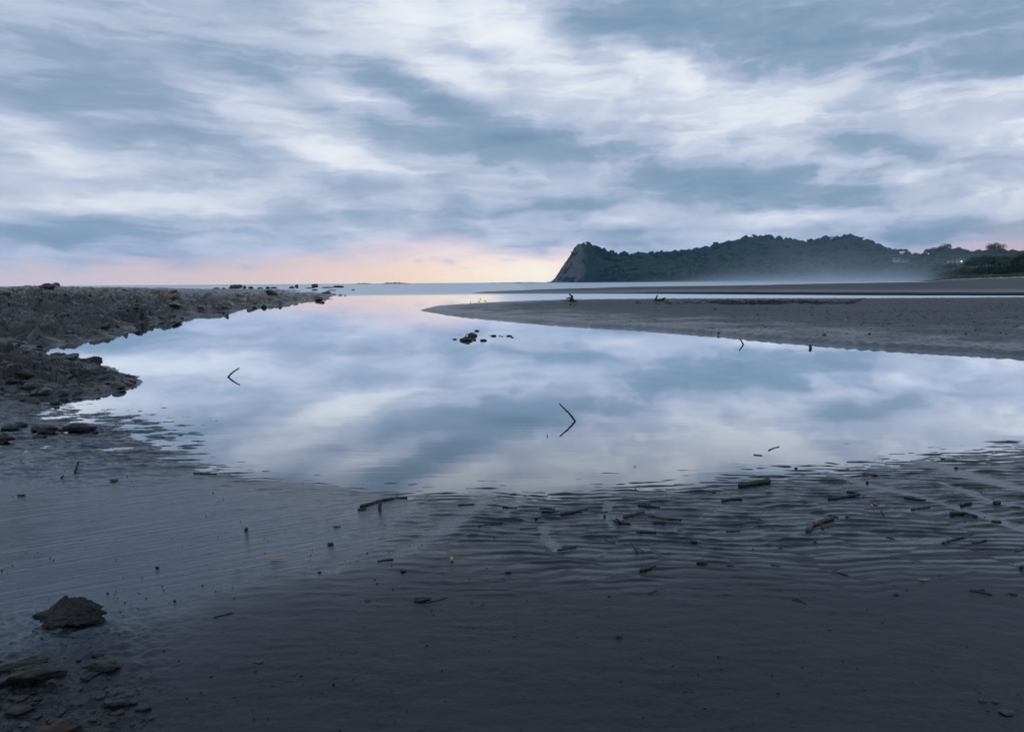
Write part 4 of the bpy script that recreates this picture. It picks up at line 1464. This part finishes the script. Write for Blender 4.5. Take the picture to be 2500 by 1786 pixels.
stick([(2322, 1255), (2352, 1254), (2386, 1263)], 9, 'thick bowed stick near the right edge of the ripples', lift=.7)
stick([(2304, 1326), (2325, 1318), (2349, 1311)], 8, 'thick black stick pointing up to the right near the right edge')
stick([(2352, 1313), (2364, 1306), (2376, 1298)], 4, 'thin twig continuing the thick black stick')
stick([(2376, 1326), (2392, 1323), (2407, 1318)], 8, 'pair of short black sticks near the right edge', twigs=[(0, (2396, 1320), 0)])
stick([(2346, 1235), (2358, 1231), (2371, 1229)], 7, 'short dark chunk of wood by the right-hand runnel', lift=.8)
stick([(2427, 1230), (2441, 1229)], 10, 'stubby block of wood by the right-hand runnel', 'wood_block', lift=.7, taper=1)
stick([(1764, 1223), (1785, 1219), (1811, 1219)], 8, 'split dark wood lying in a puddle below the log', lift=.5)
stick([(2152, 1247), (2155, 1252), (2158, 1259)], 5, 'short stick pointing at the viewer among the ripples')
stick([(2024, 1258), (2036, 1259), (2047, 1264)], 5, 'bowed twig just beyond the curved brown branch')
stick([(1774, 1297), (1806, 1296)], 5, 'straight twig left of the curved brown branch')
stick([(1831, 1266), (1845, 1267), (1861, 1270)], 4, 'thin twig half way between the log and the curved branch')
stick([(2368, 1441), (2390, 1444), (2420, 1451)], 7, 'split black stick on the dark sand near the right edge', twigs=[(0, (2404, 1440), 0)])
stick([(1935, 1463), (1950, 1465), (1968, 1473)], 5, 'dark twig against a thin flat stone on the dark sand')
stick([(2034, 1393), (2050, 1399), (2072, 1405)], 4, 'branched twig with raised tips on the dark sand', twigs=[(0, (2058, 1386), 1)])
stick([(1877, 1099), (1890, 1093), (1903, 1090)], 3, 'floating twig in the shallows beyond the log', water=True, lift=.5)
stick([(1841, 1110), (1850, 1111), (1861, 1112)], 3, 'small floating twig left of the larger floating twig', water=True, lift=.6)
stick([(2107, 1156), (2130, 1158), (2144, 1160)], 4, 'pale brown stick in the shallows right of the log', mat='brown_wood')
stick([(2478, 1346), (2500, 1340)], 4, 'twig cut off by the right edge of the picture')
stick([(1775, 1380), (1790, 1381)], 4, 'short twig right of the black broken lump')
stick([(1883, 1378), (1905, 1382)], 4, 'thin twig on dark sand right of the broken lump')
# middle of the flat
stick([(882, 1237), (905, 1230), (931, 1222), (962, 1218), (993, 1215)], 9, 'half-buried plank-like driftwood left of the middle', 'driftwood', cat='driftwood', lift=.4)
stick([(927, 1240), (927, 1224)], 9, 'square stub standing in front of the plank-like driftwood', 'wood_block', heights=[0, 1], taper=.9)
stick([(1370, 1254), (1400, 1249), (1433, 1242)], 8, 'brown stick with a stub end in the middle of the ripples', mat='brown_wood', twigs=[(2, (1434, 1237), 1)], taper=.9)
stick([(1524, 1261), (1545, 1256), (1571, 1250)], 9, 'brown cylinder-like stick right of the middle', mat='brown_wood', taper=.95)
stick([(1317, 1242), (1336, 1241), (1354, 1243)], 6, 'upper of two parallel dark sticks in the middle')
stick([(1323, 1249), (1352, 1249)], 7, 'lower of two parallel dark sticks in the middle')
stick([(1307, 1265), (1322, 1261), (1341, 1259)], 5, 'small stick below the two parallel dark sticks')
stick([(1451, 1252), (1468, 1251), (1484, 1249)], 5, 'thin straight stick left of the brown cylinder-like stick')
stick([(1560, 1233), (1584, 1236), (1610, 1240)], 9, 'knotty dark branch beyond the brown cylinder-like stick', twigs=[(1, (1588, 1228), 1)], knots=2)
stick([(1582, 1257), (1620, 1265), (1663, 1268)], 3.5, 'long thin twig right of the brown cylinder-like stick')
stick([(1501, 1271), (1515, 1277), (1538, 1278)], 8, 'gnarled dark root end below the brown cylinder-like stick', twigs=[(1, (1503, 1264), 1)])
stick([(1594, 1275), (1625, 1275)], 7, 'short thick dark stick in a puddle below the long thin twig')
stick([(1556, 1298), (1602, 1299)], 5, 'straight thin stick below the short thick one')
stick([(1168, 1283), (1195, 1281), (1226, 1275)], 4, 'forked twig on the ripples left of the middle', twigs=[(1, (1178, 1276), 0)])
stick([(1362, 1343), (1383, 1339), (1406, 1334)], 5, 'straight stick below the small puddle in the middle')
stick([(1542, 1324), (1550, 1336), (1556, 1348)], 5, 'many-armed twig on the lower ripples', twigs=[(1, (1572, 1347), 0), (2, (1548, 1341), 1)])
stick([(1477, 1316), (1487, 1321), (1501, 1326)], 4, 'bowed twig left of the many-armed twig')
stick([(1564, 1394), (1582, 1389), (1601, 1382)], 9, 'rough rotten branch on the dark sand', knots=2, lift=.6)
stick([(923, 1370), (940, 1367), (960, 1365)], 6, 'dark stick left of the yellow fruit')
stick([(875, 1244), (893, 1242)], 7, 'short dark stick below the plank-like driftwood')
stick([(1119, 1232), (1140, 1231), (1158, 1230)], 4, 'thin stick lying on a ripple crest left of the middle')
stick([(1584, 1449), (1604, 1440)], 5, 'small stick on dark sand below the rotten branch')
stick([(1040, 1470), (1065, 1466), (1091, 1458)], 5, 'stick beside the dark triangular stone plate on the sand')
stick([(473, 1155), (500, 1156), (528, 1157)], 5, 'straight stick afloat at the lagoon edge on the left')
stick([(523, 1506), (545, 1501), (569, 1495)], 5, 'straight black stick on the dark sand left of the middle')
stick([(1730, 1200), (1748, 1202)], 4, 'short twig in the ripples left of the log')
stick([(1270, 1290), (1310, 1288)], 3, 'thin twig along a ripple below the parallel sticks')
stick([(2165, 1310), (2185, 1316)], 3.5, 'small twig on the ripples left of the thick black stick')
stick([(1228, 1236), (1262, 1240)], 4, 'thin dark stick left of the parallel sticks')
# stones on the flat
for px, py, w_, h_, lab in [
    (1694, 1324, 20, 9, 'smooth dark stone right of the many-armed twig'), (1715, 1376, 32, 14, 'black broken lump on the lower ripples'),
    (1991, 1325, 9, 7, 'small black stone below the curved brown branch'), (2069, 1263, 10, 5, 'small stone right of the bowed twig'),
    (2435, 1274, 24, 8, 'grey stone right of the thick bowed stick'), (2477, 1452, 24, 9, 'dark round stone beside the split black stick'),
    (2188, 1452, 18, 7, 'grey flat stone on the dark sand'), (1772, 1450, 20, 5, 'flat dark stone left of the thin stone with its twig'),
    (2496, 1390, 12, 12, 'black stone cut off by the right edge'), (1948, 1464, 18, 9, 'thin flat stone touching a dark twig on the sand'),
    (1241, 1397, 18, 6, 'flat black stone below the middle ripples'), (601, 1294, 10, 9, 'small dark stone on the wet silt'),
    (383, 1386, 11, 6, 'lone pebble on the wet silt nearer the boulder'), (630, 1618, 27, 8, 'dark flat stone low on the bare sand'),
    (814, 1671, 9, 8, 'small round stone low on the bare sand'), (2402, 1713, 25, 11, 'black oval stone in the lower right'),
    (2433, 1715, 20, 9, 'second black stone right of the oval one'), (2464, 1744, 44, 16, 'reddish brown stone in the lower right corner'),
    (984, 1396, 16, 9, 'little black lump below the dark stick'), (275, 1174, 26, 6, 'flat mud-dark stone in the left shallows'),
    (1476, 1261, 8, 6, 'small dark knob just under the thin straight stick'), (896, 1466, 18, 5, 'small flat stone left of the triangular stone plate'),
    (2118, 1178, 10, 6, 'small black stone in the right-hand shallows'), (2336, 1143, 10, 5, 'small dark stone in the upper right runnel'),
    (2304, 1122, 14, 6, 'dark stone at the lagoon edge on the right'), (1944, 1144, 8, 5, 'small stone in the shallows above the log'),
    (1030, 1468, 46, 18, 'dark triangular stone plate lying on the sand'), (822, 1286, 22, 5, 'dark lump between the silt and the ripples'),
    (805, 1330, 20, 8, 'small weedy stone beside the left runnel'), (48, 1210, 22, 6, 'flat dark stone in the left shallows by the silt')]:
    rock('small_stone', px, py, w_, h_, lab, mat='red_stone' if 'reddish' in lab else 'boulder', sub=3, ang=.5, depth=.7)
# leaves and fruit
leaf(676, 1366, 60, .28, 'long orange-brown leaf lying on the wet silt', wide=.14)
leaf(2255, 1417, 30, .05, 'slim orange leaf on the dark sand at the right', wide=.2)
leaf(2126, 1233, 16, .9, 'tan leaf standing up on the ripples', 'tan_leaf', tilt=.9)
leaf(2135, 1231, 16, 2.0, 'second tan leaf standing beside the first', 'tan_leaf', tilt=1.0, wide=.3)
leaf(1879, 1201, 26, 0, 'pinkish leaf under water below the log', 'tan_leaf')
leaf(1362, 1295, 16, .2, 'small yellow leaf on the ripples in the middle', 'dead_leaf')
leaf(580, 1391, 14, .4, 'tiny green leaf on the wet silt', 'green_leaf')
leaf(57, 965, 18, .3, 'orange leaf on the face of the muddy spit', 'tan_leaf', wide=.5)
leaf(11, 921, 10, .4, 'orange leaf at the left edge on the spit', 'tan_leaf', wide=.5)
leaf(1550, 1139, 10, .3, 'tiny tan leaf floating on the lagoon', 'tan_leaf')
me = rock_mesh(777, (.016, .016, .021), 3, 0, .05)
p = onground(1103, 1368)
o = link('yellow_fruit', me, M['fruit_skin'], loc=p + Vector((0, 0, .002)))
v, f = tube([(0, 0, .017), (.001, 0, .021)], [.0016, .001], 6)
link('stem', mesh_py('stem', v, f), M['dark_wood'], o)
tag(o, 'small yellow fruit on the rippled sand', 'fruit')


# ------------------------------------------------------------------ stranded stumps and brush on the sandbar
def stump(px, py, label, arms):
    base = onground(px, py)
    D = base.y
    sc = D / FPX
    e = link('driftwood_stump', None, loc=base)
    for i, (nm, pts, rad) in enumerate(arms):
        path = [Vector((x * sc, dy * sc * .6, z * sc)) for x, z, dy in pts]
        fine, fr = [], []
        for a in range(len(path) - 1):
            for j in range(4):
                fine.append(path[a].lerp(path[a + 1], j / 4))
                fr.append((rad[a] + (rad[a + 1] - rad[a]) * j / 4) * sc)
        fine.append(path[-1])
        fr.append(rad[-1] * sc)
        link(nm, mesh_py(nm, *tube(fine, fr, 9, True, i + px, .18)), M['stump_wood'], e)
    return tag(e, label, 'stump')


stump(1396, 737, 'gnarled stump with crooked upright fork on the sandbar by the bright puddle', [
    ('trunk', [(12, -1, 0), (3, 3, 0), (0, 8, 0), (1, 15, 0)], [3.2, 3.8, 3.2, 2.2]),
    ('branch', [(0, 12, 0), (-2, 16, 0), (-7, 20, 2)], [2.4, 1.9, 1.3]),
    ('branch', [(1, 12, 0), (3, 16, 0)], [1.8, 1.1]),
    ('branch', [(1, 7, 0), (-6, 10, -2), (-14, 8, -3)], [2.6, 2.2, 1.2]),
    ('root', [(0, 5, 0), (-12, 4, -3), (-26, 4.5, -4)], [2.4, 1.4, .7]),
    ('root', [(3, 3, 0), (14, .5, 2)], [2.4, .8]),
    ('root', [(-1, 3, 0), (-5, 0, 3)], [2.4, 1.4])])
stump(1604, 735, 'stump with one straight upright limb and a mossy leaning root on the sandbar', [
    ('trunk', [(-8, -.5, 0), (-2, 1, 0), (8, 2, 0), (16, 5, 0), (20, 8, 0)], [1.8, 3.0, 3.4, 2.6, 1.2]),
    ('branch', [(-4, 1, 0), (-2, 8, 0), (1, 15, 0)], [2.4, 1.9, 1.7]),
    ('branch', [(15, 4, 0), (18, 6, 0), (17, 9, 0)], [1.8, 1.2, .7]),
    ('root', [(14, 2, 0), (19, -1, 2)], [1.8, .8]),
    ('root', [(19, -1, 3), (24, 1, 3), (28, 2, 3)], [.9, 1.2, .7])])

rr = random.Random(77)


def brush(name, spots, label):
    """heap of broken twigs nobody could count"""
    shapes = []
    for (px, py, n, spread) in spots:
        for _ in range(n):
            a, b_ = px + rr.gauss(0, spread), py + rr.gauss(0, 1.2)
            p = onground(a, b_)
            L = rr.uniform(.18, .75)
            an = rr.uniform(0, math.pi)
            up = rr.uniform(-.02, .28) * L
            q = p + Vector((math.cos(an) * L, math.sin(an) * L * .6, up + .03))
            mid = p.lerp(q, .5) + Vector((0, 0, rr.uniform(0, .06)))
            r_ = rr.uniform(.012, .032)
            shapes.append(tube([p, mid, q], [r_, r_ * .8, r_ * .4], 5))
    o = link(name, mesh_py(name, *join(shapes), smooth=False), M['dark_wood'])
    return tag(o, label, 'brushwood', kind='stuff')


brush('brushwood', [(1745, 739, 14, 10), (1790, 742, 44, 16), (1830, 742, 60, 20), (1868, 741, 70, 20), (1905, 741, 40, 16), (1950, 739, 36, 16), (2000, 740, 22, 20), (2055, 740, 20, 14), (2085, 737, 8, 5), (1630, 742, 10, 22), (1565, 741, 10, 10), (1690, 741, 12, 10), (1400, 744, 3, 6)], 'line of broken brushwood stranded along the top of the sandbar')
stick([(1856, 738), (1853, 732), (1850, 727)], 1.6, 'thin upright branch rising from the stranded brushwood', heights=[0, 1, 1])
stick([(2028, 739), (2029, 733)], 1.2, 'short upright twig at the thin end of the brushwood', heights=[0, 1])
stick([(1532, 735), (1536, 729)], 1.0, 'tiny leaning twig on the sandbar between the stumps', heights=[0, 1])
stick([(1397, 748), (1404, 745), (1408, 742)], 1.6, 'bent twig lying in front of the forked stump', heights=[0, 1, 1])
stick([(1595, 780), (1602, 781)], 3, 'small dark stick on the rippled sandbar slope')


def scatter(name, n, fn, size, mat, label, zfun, cat, flatness=.6):
    """many small stones in one mesh"""
    bm = bmesh.new()
    bmesh.ops.create_icosphere(bm, subdivisions=1, radius=1.0)
    base = np.array([v.co[:] for v in bm.verts])
    tri = np.array([[v.index for v in f.verts] for f in bm.faces])
    bm.free()
    x, y = fn(n)
    z, _ = zfun(x, y)
    ok = z > .001
    x, y, z = x[ok], y[ok], z[ok]
    n = len(x)
    s = size(n, y)[:, None, None]
    sh = rng.uniform(.55, 1.25, (n, len(base), 1)) * base[None]
    sh = sh * rng.uniform(.6, 1.3, (n, 1, 3)) * np.array([1, 1, flatness])
    V = sh * s + np.stack([x, y, z + s[:, 0, 0] * flatness * .3], -1)[:, None, :]
    Fc = tri[None] + (np.arange(n) * len(base))[:, None, None]
    o = link(name, mesh_np(name, V.reshape(-1, 3), Fc.reshape(-1, 3), True), M[mat])
    return tag(o, label, cat, kind='stuff')


def flat_pts(n):
    s = rng.uniform(1 / 5.6, 1 / 2.0, n)
    tt = rng.uniform(-.78, .78, n)
    y = 1 / s
    k = fbm(tt * y * 1.2, y * 1.6, 3, 621) + .35 * rng.normal(size=n) > .0
    return (tt * y)[k], y[k]


scatter('pebbles', 2400, flat_pts, lambda n, y: rng.lognormal(-5.7, .5, n) * .7, 'boulder', 'specks of dark grit and pellets scattered over the tidal flat', flat_z, 'pebbles')


def corner_pts(n):
    k = rng.uniform(0, 1, n) < .62
    px = np.where(k, rng.normal(70, 55, n), rng.normal(285, 36, n))
    py = np.where(k, rng.normal(1735, 40, n), rng.normal(1750, 38, n))
    g = [G(a, b_) for a, b_ in zip(px, py)]
    return np.array([p.x for p in g]), np.array([p.y for p in g])


scatter('gravel', 420, corner_pts, lambda n, y: rng.lognormal(-5.25, .65, n), 'boulder', 'broken flat gravel in the near left corner', flat_z, 'gravel', .35)


def bar_pts(n):
    px = rng.uniform(1500, 2620, n)
    py = rng.uniform(734, 812, n)
    k = rng.uniform(0, 1, n) < np.clip((px - 1450) / 900, .05, 1) * np.clip((815 - py) / 60, .1, 1)
    g = [G(a, b_, .18) for a, b_ in zip(px[k], py[k])]
    return np.array([p.x for p in g]), np.array([p.y for p in g])


scatter('dark_pebbles', 5000, bar_pts, lambda n, y: rng.lognormal(-4.1, .5, n), 'boulder', 'dark stones and clods littering the dry top of the sandbar', bar_z, 'pebbles', .5)
scatter('shells', 420, bar_pts, lambda n, y: rng.lognormal(-4.0, .5, n), 'pale_stone', 'pale shells and stones littering the dry top of the sandbar', bar_z, 'shells', .45)


def drift_pts(n):
    u = rng.uniform(0, 1, n)
    px = 2270 + 320 * u
    D = np.interp((px - 1250) / (FPX * math.cos(PITCH) * 1.006), DUNE_T, DUNE_D) * rng.normal(.97, .025, n)
    g = [F(a, d) for a, d in zip(px, D)]
    return np.array([p.x for p in g]), np.array([p.y for p in g])


x, y = drift_pts(420)
z, _ = beach_z(x, y)
shapes = []
for i in range(len(x)):
    L = rr.uniform(.5, 2.6)
    an = rr.gauss(0, .7)
    p = Vector((x[i], y[i], z[i] + .1))
    q = p + Vector((math.cos(an) * L, math.sin(an) * L, rr.uniform(0, .35)))
    shapes.append(tube([p, p.lerp(q, .5) + Vector((0, 0, .1)), q], [rr.uniform(.14, .30), .2, .1], 5))
tag(link('driftwood', mesh_py('driftwood', *join(shapes), smooth=False), M['white_drift']), 'bleached driftwood heaped along the high tide line below the palms', 'driftwood', kind='stuff')

# small rocks over the reef and the spit
def reef_pts(n):
    s = rng.uniform(1 / 95, 1 / 8, n)
    tt = rng.uniform(-.76, tx(760), n)
    y = 1 / s
    return tt * y, y


x, y = reef_pts(4400)
z = np.array([(lambda q: -1 if q is None else q)(surf('rocky_reef', a, b_)) for a, b_ in zip(x, y)])
clump = fbm(x * .35, y * .35, 3, 611) + .5 * fbm(x * 1.5, y * 1.5, 2, 612)
ok = (z > .01) & (clump > -.02)
x, y, z = x[ok], y[ok], z[ok]
RB, RF = unit_ball(2)
shapes = []
for k in range(48):
    q = RB.copy()
    for _ in range(9):
        nrm = rng.normal(size=3)
        nrm /= np.linalg.norm(nrm)
        q = q - np.outer(np.clip(q @ nrm - rng.uniform(.36, .72), 0, None), nrm)
    shapes.append(q * (1 + .16 * perlin(q[:, 0] * 2.5 + k, q[:, 1] * 2.5 + q[:, 2] * 2, k)[:, None]) * np.array([1.2, 1.0, .62]))
vs, fs = [], []
for i in range(len(x)):
    sz = min(rng.lognormal(-2.9, .75) * min(max(y[i] / 20, .5), 2.0), .09 + .009 * y[i])
    q = shapes[i % 48] * sz
    a = rng.uniform(0, 6.28)
    q[:, :2] = q[:, :2] @ np.array([[math.cos(a), -math.sin(a)], [math.sin(a), math.cos(a)]])
    q[:, 2] += q[:, 0] * rng.uniform(-.3, .3)
    fs.append(RF + len(vs) * len(RB))
    vs.append(q + np.array([x[i], y[i], z[i] + sz * .10]))
tag(link('rubble', mesh_np('rubble', np.concatenate(vs), np.concatenate(fs), False, {'weed': np.repeat(np.clip(sst(26, 60, y), .1, .9), len(RB))}), M['reef_rock']), 'angular rubble and outcrops covering the reef and the spit', 'rubble', kind='stuff')

# ------------------------------------------------------------------ air
m = bpy.data.materials.new('haze')
m.use_nodes = True
m.node_tree.nodes.clear()
t = NT(m.node_tree)
pv = t.n('ShaderNodeVolumePrincipled', {'Color': (.20, .60, 1.0, 1), 'Density': .00006})
t.n('ShaderNodeOutputMaterial', {'Volume': pv.outputs[0]})
hz = link('haze', mesh_py('haze', *boxv(-4400, 4400, -60, 4150, -3, 135), smooth=False), m)
tag(hz, kind='stuff')
# spray drifting off the surf in front of the headland
m = bpy.data.materials.new('mist')
m.use_nodes = True
m.node_tree.nodes.clear()
t = NT(m.node_tree)
pos = t.n('ShaderNodeTexCoord').outputs['Object']
sp = t.n('ShaderNodeSeparateXYZ', {0: pos})
hx = t.m('DIVIDE', sp.outputs[0], 120)
hy = t.m('DIVIDE', sp.outputs[1], 150)
r2 = t.m('ADD', t.m('MULTIPLY', hx, hx), t.m('MULTIPLY', hy, hy))
den = t.m('MULTIPLY', t.m('POWER', .3679, t.m('MULTIPLY', r2, 2.2)), t.m('ADD', t.m('POWER', .3679, t.m('DIVIDE', sp.outputs[2], 3.5)), t.m('MULTIPLY', t.m('POWER', .3679, t.m('DIVIDE', sp.outputs[2], 18)), .32)))
den = t.m('MULTIPLY', den, t.rng(t.noise(t.mapping(pos, scale=(.012, .01, .03)), 1.0, 3, .5), .3, .65, .25, 1))
pv = t.n('ShaderNodeVolumePrincipled', {'Color': (.90, .95, 1.0, 1), 'Density': t.m('MULTIPLY', den, .016)})
t.n('ShaderNodeOutputMaterial', {'Volume': pv.outputs[0]})
c = F(2040, 560)
ms = link('mist', mesh_py('mist', *boxv(-290, 290, -200, 200, .1, 60), smooth=False), m, loc=(c.x, c.y, 0))
tag(ms, kind='stuff')
